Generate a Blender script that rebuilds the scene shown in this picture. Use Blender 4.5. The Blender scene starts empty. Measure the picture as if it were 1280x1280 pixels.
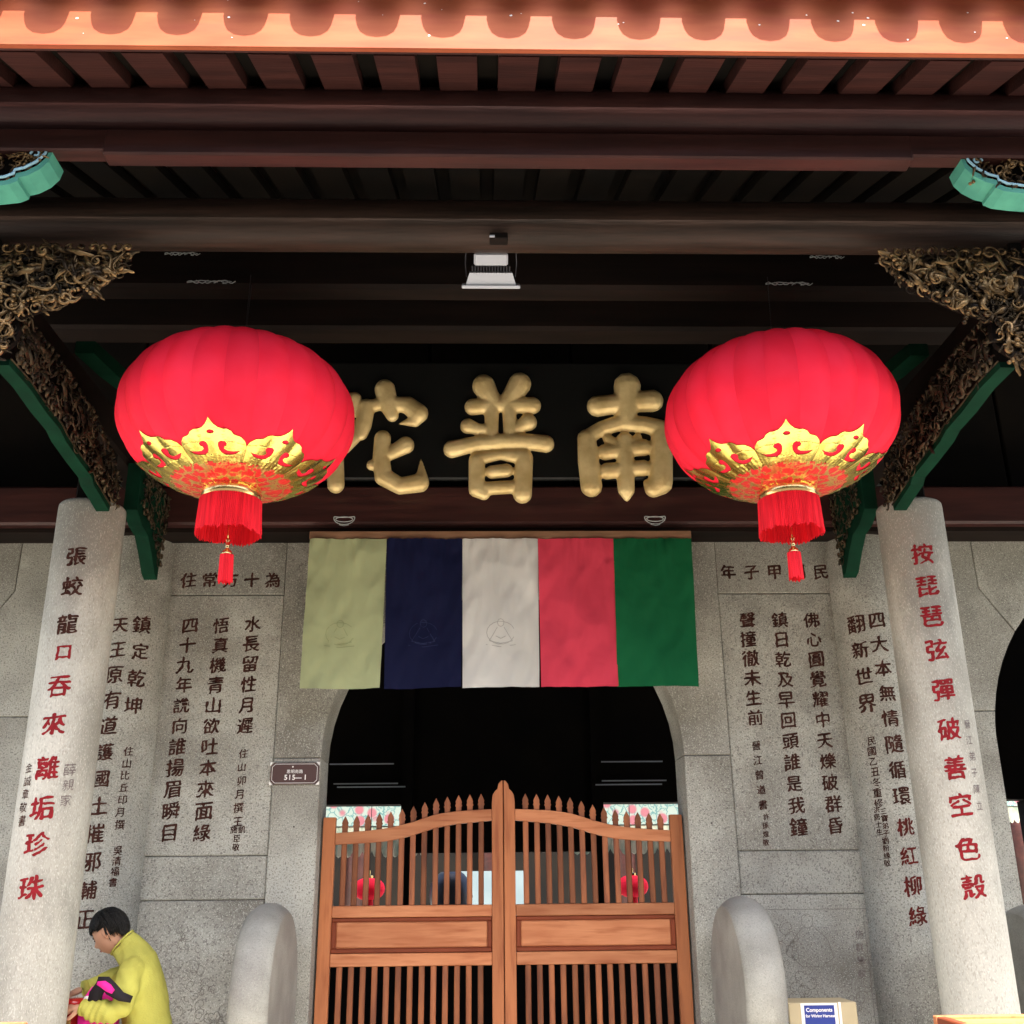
import bpy, bmesh, math, random
from math import sin, cos, pi, radians, sqrt, atan2
from mathutils import Vector, Matrix, noise

random.seed(7)
SC = bpy.context.scene
COL = SC.collection

# ------------------------------------------------------------------ camera, world, sun, exposure
cam_d = bpy.data.cameras.new("camera")
cam = bpy.data.objects.new("camera", cam_d); COL.objects.link(cam); SC.camera = cam
cam_d.sensor_width = 36; cam_d.sensor_fit = 'HORIZONTAL'; cam_d.lens = 36*1330/1280
cam_d.clip_start = .05; cam_d.clip_end = 500
_p, _y, _r = radians(19.64), radians(1.555), radians(.591)
_f = Vector((sin(_y)*cos(_p), cos(_y)*cos(_p), sin(_p))); _rt = Vector((cos(_y), -sin(_y), 0)); _up = _rt.cross(_f)
_R = Matrix((_rt, _up, -_f)).transposed() @ Matrix.Rotation(-_r, 3, 'Z')
cam.matrix_world = Matrix.Translation((-.1125, 0, 1.55)) @ _R.to_4x4()

SUN_EL, SUN_AZ = radians(60), radians(168)      # azimuth: clockwise from +Y (180 = straight behind the camera)
W = bpy.data.worlds.new("World"); SC.world = W; W.use_nodes = True
nt = W.node_tree; nt.nodes.clear()
sky = nt.nodes.new("ShaderNodeTexSky"); sky.sky_type = 'NISHITA'; sky.sun_disc = False
sky.sun_elevation = SUN_EL; sky.sun_rotation = SUN_AZ; sky.air_density = .8; sky.dust_density = 3.5; sky.ozone_density = .2
bg = nt.nodes.new("ShaderNodeBackground"); bg.inputs[1].default_value = .15
wo = nt.nodes.new("ShaderNodeOutputWorld"); nt.links.new(sky.outputs[0], bg.inputs[0]); nt.links.new(bg.outputs[0], wo.inputs[0])
sd = bpy.data.lights.new("sun", 'SUN'); sd.energy = 3.5; sd.angle = radians(.53); sd.color = (1, .95, .87)
sun = bpy.data.objects.new("sun", sd); COL.objects.link(sun)
_sd = Vector((sin(SUN_AZ)*cos(SUN_EL), cos(SUN_AZ)*cos(SUN_EL), sin(SUN_EL)))
sun.rotation_euler = _sd.to_track_quat('Z', 'Y').to_euler(); sun.location = _sd*40
SC.view_settings.view_transform = 'Standard'; SC.view_settings.look = 'None'
SC.view_settings.gamma = 1; SC.view_settings.use_curve_mapping = False
SC.view_settings.exposure = 2.38
SC.render.engine = 'CYCLES'
SC.cycles.max_bounces = 8; SC.cycles.diffuse_bounces = 5; SC.cycles.glossy_bounces = 3; SC.cycles.transmission_bounces = 4
SC.cycles.sample_clamp_indirect = 6; SC.cycles.use_denoising = True

# ------------------------------------------------------------------ materials
MATS = {}
def mat(name, col, rough=.6, metal=0, col2=None, nscale=8, stretch=(1, 1, 1), speck=None, speck_scale=120, speck_amt=.5,
        bump=0, bscale=60, trans=0, coat=0, ndetail=5, contrast=(.35, .65), dirt=None, dscale=1.5, dcontrast=(.5, .75), spec=.2, percol=0, stain_shade=None):
    m = bpy.data.materials.new(name); m.use_nodes = True; MATS[name] = m
    t = m.node_tree; N = t.nodes; L = t.links
    b = N["Principled BSDF"]; b.inputs['Roughness'].default_value = rough; b.inputs['Metallic'].default_value = metal
    b.inputs['Specular IOR Level'].default_value = spec; b.inputs['Coat Weight'].default_value = coat; b.inputs['Coat Roughness'].default_value = .15
    tc = N.new("ShaderNodeTexCoord"); mp = N.new("ShaderNodeMapping"); mp.inputs[3].default_value = stretch
    L.new(tc.outputs['Object'], mp.inputs[0]); vec = mp.outputs[0]
    oi = N.new("ShaderNodeObjectInfo")
    add = N.new("ShaderNodeVectorMath"); add.operation = 'MULTIPLY_ADD'
    L.new(oi.outputs['Random'], add.inputs[0]); add.inputs[1].default_value = (17, 11, 23); L.new(vec, add.inputs[2]); vec = add.outputs[0]
    def ramp(src, lo, hi):
        r = N.new("ShaderNodeMapRange"); r.inputs[1].default_value = lo; r.inputs[2].default_value = hi; L.new(src, r.inputs[0]); return r.outputs[0]
    def nz(scale, det):
        n = N.new("ShaderNodeTexNoise"); n.inputs['Scale'].default_value = scale; n.inputs['Detail'].default_value = det; L.new(vec, n.inputs['Vector']); return n.outputs[0]
    def mix(f, a, bb, amt=1, mode='MIX'):
        x = N.new("ShaderNodeMix"); x.data_type = 'RGBA'; x.blend_type = mode
        if amt != 1:
            mm = N.new("ShaderNodeMath"); mm.operation = 'MULTIPLY'; L.new(f, mm.inputs[0]); mm.inputs[1].default_value = amt; f = mm.outputs[0]
        L.new(f, x.inputs[0])
        for i, v in ((6, a), (7, bb)):
            if isinstance(v, tuple): x.inputs[i].default_value = (*v, 1)
            else: L.new(v, x.inputs[i])
        return x.outputs[2]
    c = None
    if col2: c = mix(ramp(nz(nscale, ndetail), *contrast), col, col2)
    if dirt: c = mix(ramp(nz(dscale, 4), *dcontrast), c or col, dirt)
    if stain_shade:      # blotchy stains high up, with the eaves' shade also painted into the colour
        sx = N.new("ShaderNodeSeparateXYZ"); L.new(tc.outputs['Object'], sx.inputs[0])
        zz = ramp(sx.outputs[2], stain_shade[0], stain_shade[1]); nn = nz(4.5, 6)
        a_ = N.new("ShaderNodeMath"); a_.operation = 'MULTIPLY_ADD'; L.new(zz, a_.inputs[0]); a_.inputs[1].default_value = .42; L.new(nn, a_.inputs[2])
        c = mix(ramp(a_.outputs[0], .60, .80), c or col, tuple(v*.38 for v in col), stain_shade[2])
    if speck:
        c = mix(ramp(nz(speck_scale, 2), .53, .66), c or col, speck, speck_amt)
        c = mix(ramp(nz(speck_scale*1.7, 1), .58, .68), c, tuple(min(1, v*1.7) for v in col), speck_amt*.6)
    if percol:
        hs = N.new("ShaderNodeHueSaturation"); r = N.new("ShaderNodeMapRange"); r.inputs[3].default_value = 1-percol; r.inputs[4].default_value = 1+percol
        L.new(oi.outputs['Random'], r.inputs[0]); L.new(r.outputs[0], hs.inputs['Value'])
        if c: L.new(c, hs.inputs['Color'])
        else: hs.inputs['Color'].default_value = (*col, 1)
        c = hs.outputs[0]
    if c: L.new(c, b.inputs['Base Color'])
    else: b.inputs['Base Color'].default_value = (*col, 1)
    if bump:
        bn = N.new("ShaderNodeBump"); bn.inputs['Strength'].default_value = bump; bn.inputs['Distance'].default_value = .01
        L.new(nz(bscale, 4), bn.inputs['Height']); L.new(bn.outputs[0], b.inputs['Normal'])
    if trans:
        o = N["Material Output"]; tr = N.new("ShaderNodeBsdfTranslucent"); ms = N.new("ShaderNodeMixShader"); ms.inputs[0].default_value = trans
        if c: L.new(c, tr.inputs[0])
        else: tr.inputs[0].default_value = (*col, 1)
        L.new(b.outputs[0], ms.inputs[1]); L.new(tr.outputs[0], ms.inputs[2]); L.new(ms.outputs[0], o.inputs[0])
    return m
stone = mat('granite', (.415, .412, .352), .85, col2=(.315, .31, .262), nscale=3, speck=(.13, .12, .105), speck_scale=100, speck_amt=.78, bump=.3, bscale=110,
            dirt=(.20, .19, .155), dscale=1.7, dcontrast=(.46, .72), percol=.07, stain_shade=(3.0, 3.7, .5))
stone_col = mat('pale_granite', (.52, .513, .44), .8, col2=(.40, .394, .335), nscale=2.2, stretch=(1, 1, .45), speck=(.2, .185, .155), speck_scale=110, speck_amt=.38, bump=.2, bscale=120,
            dirt=(.22, .21, .17), dscale=1.8, dcontrast=(.47, .70), stain_shade=(2.7, 3.5, .75))
stone_drum = mat('polished_granite', (.33, .328, .285), .6, col2=(.23, .228, .197), nscale=4, speck=(.14, .13, .12), speck_scale=130, speck_amt=.35, bump=.15, bscale=90, dirt=(.2, .19, .17), dscale=3)
mortar = mat('dark_joint', (.10, .092, .078), .95)
paving = mat('grey_paving', (.085, .078, .07), .85, col2=(.06, .055, .05), nscale=2)
wood_red = mat('red_brown_lacquer', (.050, .018, .015), .42, col2=(.027, .011, .010), nscale=3, stretch=(.5, 6, 6), coat=.06, bump=.15, bscale=14)
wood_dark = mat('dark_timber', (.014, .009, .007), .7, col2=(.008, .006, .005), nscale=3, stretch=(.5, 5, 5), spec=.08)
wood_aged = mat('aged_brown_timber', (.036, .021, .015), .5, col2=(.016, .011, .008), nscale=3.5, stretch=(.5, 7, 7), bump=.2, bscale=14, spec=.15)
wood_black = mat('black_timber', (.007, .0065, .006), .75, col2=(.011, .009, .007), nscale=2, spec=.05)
fascia_m = mat('orange_red_paint', (.36, .105, .048), .5, col2=(.28, .072, .034), nscale=5, stretch=(.5, 1, 3), coat=.0, spec=.05, dirt=(.30, .07, .04), dscale=7, dcontrast=(.5, .8), speck=(.7, .55, .45), speck_scale=20, speck_amt=.0)
wood_strip = mat('pale_lath_wood', (.27, .15, .085), .6, col2=(.2, .11, .06), nscale=6, stretch=(1, 8, 8))
teak = mat('teak', (.43, .155, .06), .42, col2=(.37, .135, .055), nscale=3.2, stretch=(7, 4, .7), coat=.05, bump=.12, bscale=20, dirt=(.25, .075, .03), dscale=4, dcontrast=(.5, .76), percol=.16)
teak_h = mat('teak_rail', (.46, .19, .085), .42, col2=(.36, .13, .055), nscale=3.2, stretch=(.7, 4, 7), coat=.12, bump=.1, bscale=20, dirt=(.27, .08, .03), dscale=5, dcontrast=(.50, .76), percol=.18)
teak_sp = mat('teak_spindle', (.30, .105, .042), .5, col2=(.17, .06, .03), nscale=4, stretch=(6, 6, .8), coat=.0, percol=.35)
teak_dark = mat('teak_moulding', (.20, .045, .018), .4, col2=(.15, .035, .014), nscale=4, coat=.05)
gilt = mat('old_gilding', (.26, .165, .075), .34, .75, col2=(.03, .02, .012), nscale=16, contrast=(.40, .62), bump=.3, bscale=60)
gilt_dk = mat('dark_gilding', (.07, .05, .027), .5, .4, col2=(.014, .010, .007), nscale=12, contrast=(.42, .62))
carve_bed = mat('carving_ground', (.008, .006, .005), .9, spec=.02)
teal = mat('teal_paint', (.085, .33, .24), .5, col2=(.06, .25, .19), nscale=9)
teal_pale = mat('pale_blue_paint', (.30, .52, .62), .5)
green_p = mat('green_paint', (.004, .032, .016), .7, col2=(.003, .021, .011), nscale=7, spec=.06)
gold_c = mat('gold_leaf_letter', (.80, .64, .31), .42, .35, col2=(.58, .43, .18), nscale=7, bump=.5, bscale=22)
black_l = mat('black_lacquer', (.006, .0065, .006), .45)
lan_red = mat('red_lantern_fabric', (.98, .030, .068), .75, col2=(.94, .020, .05), nscale=5, trans=.20, bump=.08, bscale=140, spec=.12, percol=.09)  # tone per panel puts the panels' differing shade into the colour
lan_gold = mat('gold_foil', (.80, .66, .17), .27, 1.0, col2=(.66, .53, .12), nscale=5, stretch=(1, 1, 1), bump=.5, bscale=14)
brass = mat('polished_brass', (.80, .58, .24), .22, .95)
fringe_m = mat('red_fringe', (.85, .018, .035), .7, col2=(.6, .010, .02), nscale=60, stretch=(1, 1, .05), trans=.12)
paint_dk = mat('dark_red_ink', (.032, .012, .009), .8, col2=(.075, .032, .024), nscale=22, spec=.05)
paint_lit = mat('lit_dark_ink', (.12, .018, .016), .8, col2=(.08, .02, .016), nscale=22, spec=.05)  # redder copy of the dark ink: stronger light put into its colour
paint_rd = mat('red_ink', (.25, .014, .020), .7, col2=(.17, .014, .016), nscale=22, spec=.1)
paint_fd = mat('faded_ink', (.16, .13, .12), .8)
cloud_m = mat('pale_line_paint', (.42, .46, .45), .6)
metal_w = mat('grey_white_metal', (.55, .58, .63), .35, .2)
pale_board = mat('pale_blue_grey_board', (.17, .215, .225), .7, col2=(.14, .185, .2), nscale=3)
metal_d = mat('dark_metal', (.05, .05, .055), .4, .6)
plate_m = mat('brown_enamel', (.085, .05, .045), .35)
white_p = mat('white_print', (.8, .78, .74), .6)
yellow_s = mat('yellow_knit', (.45, .43, .085), .85, col2=(.38, .36, .07), nscale=9, bump=.3, bscale=160)
skin_m = mat('skin', (.53, .30, .195), .5, col2=(.47, .25, .155), nscale=14)
hair_m = mat('black_hair', (.006, .006, .0055), .5, col2=(.013, .012, .010), nscale=40, stretch=(2, 9, 2), bump=.5, bscale=90)
pink_m = mat('magenta_cloth', (.68, .02, .26), .7)
black_m = mat('black_webbing', (.014, .011, .013), .7)
lip_m = mat('lips', (.3, .1, .085), .5)
trous_m = mat('dark_trousers', (.03, .032, .045), .85)
red_lac = mat('red_lacquer', (.42, .018, .015), .2, coat=.6)
card_m = mat('beige_card', (.47, .40, .25), .8, col2=(.43, .36, .22), nscale=5)
blue_m = mat('blue_print', (.035, .055, .24), .5)
amber_m = mat('amber_wood', (.62, .31, .10), .45, col2=(.5, .23, .07), nscale=4, stretch=(.6, 6, 6))
tile_m = mat('clay_tile', (.30, .085, .05), .5, col2=(.22, .06, .04), nscale=8)
foil_floral = None
def banner_mat(n, c): return mat(n, c, .75, col2=tuple(v*.84 for v in c), nscale=2.5, stretch=(1, 1, .6), bump=.12, bscale=7, trans=.04, spec=.1)
ban_m = [banner_mat('pale_green_satin', (.36, .40, .215)), banner_mat('navy_satin', (.006, .008, .034)), banner_mat('off_white_satin', (.56, .56, .52)),
         banner_mat('crimson_satin', (.60, .05, .085)), banner_mat('green_satin', (.006, .10, .035))]

def floral(name, base, fg, scale, lo=.02, hi=.06, rough=.5, metal=0, fg2=None):
    m = bpy.data.materials.new(name); m.use_nodes = True; t = m.node_tree; N = t.nodes; L = t.links; b = N["Principled BSDF"]
    b.inputs['Roughness'].default_value = rough
    tc = N.new("ShaderNodeTexCoord"); n = N.new("ShaderNodeTexNoise"); n.inputs['Scale'].default_value = scale*.6; n.inputs['Detail'].default_value = 3; n.inputs['Distortion'].default_value = 2.5
    L.new(tc.outputs['Object'], n.inputs[0])
    w = N.new("ShaderNodeTexVoronoi"); w.feature = 'DISTANCE_TO_EDGE'; w.inputs['Scale'].default_value = scale
    a = N.new("ShaderNodeVectorMath"); a.operation = 'MULTIPLY_ADD'; a.inputs[1].default_value = (.08, .08, .08); L.new(n.outputs['Color'], a.inputs[0]); L.new(tc.outputs['Object'], a.inputs[2])
    L.new(a.outputs[0], w.inputs['Vector'])
    r = N.new("ShaderNodeMapRange"); r.inputs[1].default_value = lo; r.inputs[2].default_value = hi; L.new(w.outputs['Distance'], r.inputs[0])
    mx = N.new("ShaderNodeMix"); mx.data_type = 'RGBA'; L.new(r.outputs[0], mx.inputs[0]); mx.inputs[6].default_value = (*fg, 1); mx.inputs[7].default_value = (*base, 1)
    out = mx.outputs[2]
    if fg2:
        v = N.new("ShaderNodeTexVoronoi"); v.inputs['Scale'].default_value = scale*.5; L.new(tc.outputs['Object'], v.inputs['Vector'])
        r2 = N.new("ShaderNodeMapRange"); r2.inputs[1].default_value = .25; r2.inputs[2].default_value = .35; r2.inputs[3].default_value = 1; r2.inputs[4].default_value = 0; L.new(v.outputs['Distance'], r2.inputs[0])
        m2 = N.new("ShaderNodeMix"); m2.data_type = 'RGBA'; L.new(r2.outputs[0], m2.inputs[0]); L.new(out, m2.inputs[6]); m2.inputs[7].default_value = (*fg2, 1); out = m2.outputs[2]
    L.new(out, b.inputs['Base Color'])
    if metal:
        inv = N.new("ShaderNodeMath"); inv.operation = 'SUBTRACT'; inv.inputs[0].default_value = 1; L.new(r.outputs[0], inv.inputs[1]); L.new(inv.outputs[0], b.inputs['Metallic'])
    return m
scroll_m = floral('red_gold_scroll', (.60, .02, .018), (.85, .62, .2), 16, .06, .11, .3, 1)
valance_top = floral('floral_print', (.21, .26, .23), (.06, .15, .15), 9, .03, .07, .7, 0, (.25, .08, .10))
valance_low = mat('pale_valance', (.30, .29, .22), .7, col2=(.12, .17, .13), nscale=9, stretch=(1, 1, .4), contrast=(.45, .62))

# ------------------------------------------------------------------ helpers
def new_obj(name, me, parent=None, m=None):
    o = bpy.data.objects.new(name, me); COL.objects.link(o)
    if parent: o.parent = parent
    if m is not None and me is not None and not me.materials: me.materials.append(m)
    return o
def obj(name, bm, m, parent=None, smooth=False):
    me = bpy.data.meshes.new(name); bm.normal_update(); bm.to_mesh(me); bm.free()
    if smooth:
        me.polygons.foreach_set('use_smooth', [True]*len(me.polygons)); me.update()
    return new_obj(name, me, parent, m)
def tag(o, label=None, cat=None, group=None, kind=None):
    if label: o['label'] = label
    if cat: o['category'] = cat
    if group: o['group'] = group
    if kind: o['kind'] = kind
    return o
def thing(name, label, cat, loc=(0, 0, 0), rz=0, group=None):
    o = new_obj(name, None); o.location = loc; o.rotation_euler = (0, 0, rz); return tag(o, label, cat, group)
def struct(name, bm, m): return tag(obj(name, bm, m), kind='structure')
def copy_tree(o, parent=None):
    c = o.copy(); COL.objects.link(c); c.parent = parent
    for ch in list(o.children): copy_tree(ch, c)
    return c
def box(bm, x0, x1, y0, y1, z0, z1, bev=0):
    r = bmesh.ops.create_cube(bm, size=1, matrix=Matrix.Translation(((x0+x1)/2, (y0+y1)/2, (z0+z1)/2)) @ Matrix.Diagonal((x1-x0, y1-y0, z1-z0, 1)))
    if bev:
        es = list({e for v in r['verts'] for e in v.link_edges}); bmesh.ops.bevel(bm, geom=es, offset=bev, segments=1, affect='EDGES', clamp_overlap=True)
    return bm
def B(*a, bev=0): return box(bmesh.new(), *a, bev=bev)
def lathe(bm, prof, seg=24, c=(0, 0, 0), axis='Z'):
    rings = []
    for r, z in prof:
        ring = []
        for k in range(seg):
            a = 2*pi*k/seg
            v = (r*cos(a), r*sin(a), z) if axis == 'Z' else (z, r*cos(a), r*sin(a))
            ring.append(bm.verts.new((v[0]+c[0], v[1]+c[1], v[2]+c[2])))
        rings.append(ring)
    for a, b in zip(rings, rings[1:]):
        for k in range(seg): bm.faces.new((a[k], a[(k+1) % seg], b[(k+1) % seg], b[k]))
    if prof[0][0] > 1e-5: bm.faces.new(rings[0][::-1])
    if prof[-1][0] > 1e-5: bm.faces.new(rings[-1])
    bmesh.ops.remove_doubles(bm, verts=[v for r in (rings[0], rings[-1]) for v in r], dist=1e-6)
    return bm
def tube(bm, pts, r, seg=5, cap=True):
    """swept tube; r a number or one per point"""
    pts = [Vector(p) for p in pts]; n = len(pts); rs = r if isinstance(r, (list, tuple)) else [r]*n
    rings = []; nrm = None
    for i, p in enumerate(pts):
        d = (pts[min(i+1, n-1)]-pts[max(i-1, 0)]);
        if d.length < 1e-9: d = Vector((0, 0, 1))
        d.normalize()
        if nrm is None: nrm = d.orthogonal().normalized()
        else:
            nrm = nrm-d*nrm.dot(d)
            nrm = nrm.normalized() if nrm.length > 1e-6 else d.orthogonal().normalized()
        b = d.cross(nrm)
        rings.append([bm.verts.new(p+(nrm*cos(2*pi*k/seg)+b*sin(2*pi*k/seg))*rs[i]) for k in range(seg)])
    for a, b in zip(rings, rings[1:]):
        for k in range(seg): bm.faces.new((a[k], a[(k+1) % seg], b[(k+1) % seg], b[k]))
    if cap: bm.faces.new(rings[0][::-1]); bm.faces.new(rings[-1])
    return bm
def prism(bm, poly, a, b, plane='XZ', bev=0):
    """extrude 2-D polygon between a and b along the missing axis"""
    def P(u, v, w): return (u, w, v) if plane == 'XZ' else (w, u, v)
    A = [bm.verts.new(P(u, v, a)) for u, v in poly]; Bv = [bm.verts.new(P(u, v, b)) for u, v in poly]
    fs = [bm.faces.new(A), bm.faces.new(Bv[::-1])]; n = len(poly)
    for i in range(n): bm.faces.new((A[i], Bv[i], Bv[(i+1) % n], A[(i+1) % n]))
    bmesh.ops.recalc_face_normals(bm, faces=bm.faces[:])
    if bev:
        es = list({e for f in fs for e in f.edges}); bmesh.ops.bevel(bm, geom=es, offset=bev, segments=1, affect='EDGES', clamp_overlap=True)
    return bm
def arc(cx, cz, r, a0, a1, n):
    return [(cx+r*cos(radians(a0+(a1-a0)*i/n)), cz+r*sin(radians(a0+(a1-a0)*i/n))) for i in range(n+1)]

def curve_mesh(loops):
    """fill a set of closed 2-D loops (holes by even-odd) through a Blender curve"""
    c = bpy.data.curves.new('loops', 'CURVE'); c.dimensions = '2D'; c.fill_mode = 'BOTH'
    for lp in loops:
        sp = c.splines.new('POLY'); sp.points.add(len(lp)-1); sp.use_cyclic_u = True
        for p, q in zip(sp.points, lp): p.co = (q[0], q[1], 0, 1)
    o = bpy.data.objects.new('loops', c); COL.objects.link(o); bpy.context.view_layer.update()
    me = bpy.data.meshes.new_from_object(o.evaluated_get(bpy.context.evaluated_depsgraph_get()))
    bpy.data.objects.remove(o); bpy.data.curves.remove(c); return me

# text: glyph outlines from Blender's own built-in font, roughened into brush strokes
_tc = bpy.data.curves.new('glyph', 'FONT'); _to = bpy.data.objects.new('glyph', _tc); COL.objects.link(_to)
_gc = {}
def glyph(ch, bold=.016, brush=True, res=3):
    k = (ch, bold, brush, res)
    if k in _gc: return _gc[k]
    _tc.body = ch; _tc.offset = 0; _tc.resolution_u = res
    bpy.context.view_layer.update()
    me = bpy.data.meshes.new_from_object(_to.evaluated_get(bpy.context.evaluated_depsgraph_get()))
    bmesh_ = bmesh.new(); bmesh_.from_mesh(me); bmesh.ops.remove_doubles(bmesh_, verts=bmesh_.verts, dist=1e-5)
    if brush:     # round the ends and corners of every stroke like a loaded brush, then fill again
        nxt = {}
        for e in bmesh_.edges:
            if len(e.link_faces) == 1:
                lp = e.link_loops[0]; nxt.setdefault(lp.vert, lp.link_loop_next.vert)
        loops = []; seen = set()
        for v0 in list(nxt):
            if v0 in seen: continue
            lp = []; v = v0
            while v is not None and v not in seen: seen.add(v); lp.append(v.co.to_2d()); v = nxt.get(v)
            if len(lp) < 3: continue
            q = []
            for p0, p1 in zip(lp, lp[1:]+lp[:1]):
                m_ = max(1, int((p1-p0).length/.022))
                for j in range(m_): q.append(p0+(p1-p0)*(j/m_))
            for _ in range(3): q = [(q[i-1]+q[i]*2+q[(i+1) % len(q)])/4 for i in range(len(q))]
            loops.append(q[::2] if len(q) > 12 else q)
        if loops:
            m3 = curve_mesh(loops)
            if len(m3.polygons) > 0:
                bmesh_.free(); bmesh_ = bmesh.new(); bmesh_.from_mesh(m3); bmesh.ops.remove_doubles(bmesh_, verts=bmesh_.verts, dist=1e-5)
            bpy.data.meshes.remove(m3)
    for v in bmesh_.verts: v.index = v.index
    bmesh_.verts.index_update(); mv = {}
    if bold:      # thicken the strokes: push every outline vertex outwards
        for v in bmesh_.verts:
            n = Vector((0, 0))
            for e in v.link_edges:
                if len(e.link_faces) != 1: continue
                d = (e.verts[1].co-e.verts[0].co).to_2d(); m_ = (e.verts[1].co+e.verts[0].co).to_2d()/2; c_ = e.link_faces[0].calc_center_median().to_2d()
                if d.length < 1e-7: continue
                k2 = Vector((d.y, -d.x)).normalized(); n += k2 if k2.dot(m_-c_) > 0 else -k2
            if n.length > 1e-6: 
                w_ = 1
                if brush:   # thick verticals and pressed ends, thinner horizontals
                    nn = n.normalized(); w_ = (1.75 if abs(nn.x) > .7 else .95)*(1+.9*noise.noise(Vector((v.co.x*7, v.co.y*7, ord(ch)*.3))))
                mv[v.index] = n.normalized()*bold*w_
    vs = [(v.co.x+(mv[v.index].x if v.index in mv else 0), v.co.y+(mv[v.index].y if v.index in mv else 0)) for v in bmesh_.verts]
    fs = [tuple(v.index for v in p.verts) for p in bmesh_.faces]
    bmesh_.free(); bpy.data.meshes.remove(me); _gc[k] = (vs, fs); return _gc[k]
def write(bm, ch, size, u0, v0, fn, bold=.016, brush=True, maxlen=None, seed=0, centre=True, res=3, aspect=1):
    """lay one glyph centred on (u0, v0) of a surface; fn(u, v) -> point"""
    vs, fs = glyph(ch, bold, brush, res)
    if not vs: return
    if centre:
        xs = [a for a, _ in vs]; ys = [b for _, b in vs]
        mx, my = (.5, .38) if ord(ch) > 0x2000 else ((min(xs)+max(xs))/2, .36)
    else: mx = my = 0
    tmp = bmesh.new(); V = [tmp.verts.new((x-mx, y-my, 0)) for x, y in vs]
    for f in fs:
        try: tmp.faces.new([V[i] for i in f])
        except ValueError: pass
    if maxlen:
        for _ in range(3):
            es = [e for e in tmp.edges if e.calc_length()*size > maxlen]
            if not es: break
            bmesh.ops.subdivide_edges(tmp, edges=es, cuts=1)
            bmesh.ops.triangulate(tmp, faces=tmp.faces[:])
    sh = random.Random(seed+ord(ch)).uniform(.06, .13) if brush else 0
    out = {}
    for v in tmp.verts:
        x, y = v.co.x, v.co.y
        if brush:
            n = noise.noise_vector(Vector((x*4.5, y*4.5, ord(ch)*.37+seed)))
            n2 = noise.noise_vector(Vector((x*11, y*11, ord(ch)*.77+seed+9)))
            x += n.x*.045+n2.x*.022; y += n.y*.045+n2.y*.022+sh*x
        out[v.index if False else v] = bm.verts.new(fn(u0+x*size*aspect, v0+y*size))
    for f in tmp.faces:
        try: bm.faces.new([out[v] for v in f.verts])
        except ValueError: pass
    tmp.free()
def flat(Y): return lambda u, v: (u, Y, v)
def cyl(cx, cy, r): return lambda u, v: (cx+r*sin(u/r), cy-r*cos(u/r), v)   # u = arc length from the front

# ------------------------------------------------------------------ ground
struct('plaza_ground', B(-60, 60, -60, 2.55, -.6, -.45), paving)
bm = B(-60, 60, 2.55, 30, -.6, 0)
struct('porch_floor', bm, mat('granite_floor', (.52, .485, .42), .8, col2=(.44, .41, .355), nscale=2))
# added trees, unseen behind the camera, block low sky light from the upper wall
leafm = mat('blocker_leaves', (.05, .075, .03), .8, col2=(.03, .05, .02), nscale=1)
bm = bmesh.new(); rt_ = random.Random(2)
for i in range(90):
    x = -70+140*i/89+rt_.uniform(-1, 1); r = rt_.uniform(3, 5)
    for z in (2, 8): bmesh.ops.create_icosphere(bm, subdivisions=2, radius=r, matrix=Matrix.Translation((x+rt_.uniform(-1, 1), -26+rt_.uniform(-3, 3), z+rt_.uniform(-1, 1))))
for v in bm.verts: v.co += noise.noise_vector(v.co*.8)*.9
tag(obj('sky_blocker_trees', bm, leafm), 'added belt of unseen dark leafy trees blocking the low sky behind the camera', kind='stuff')

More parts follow.
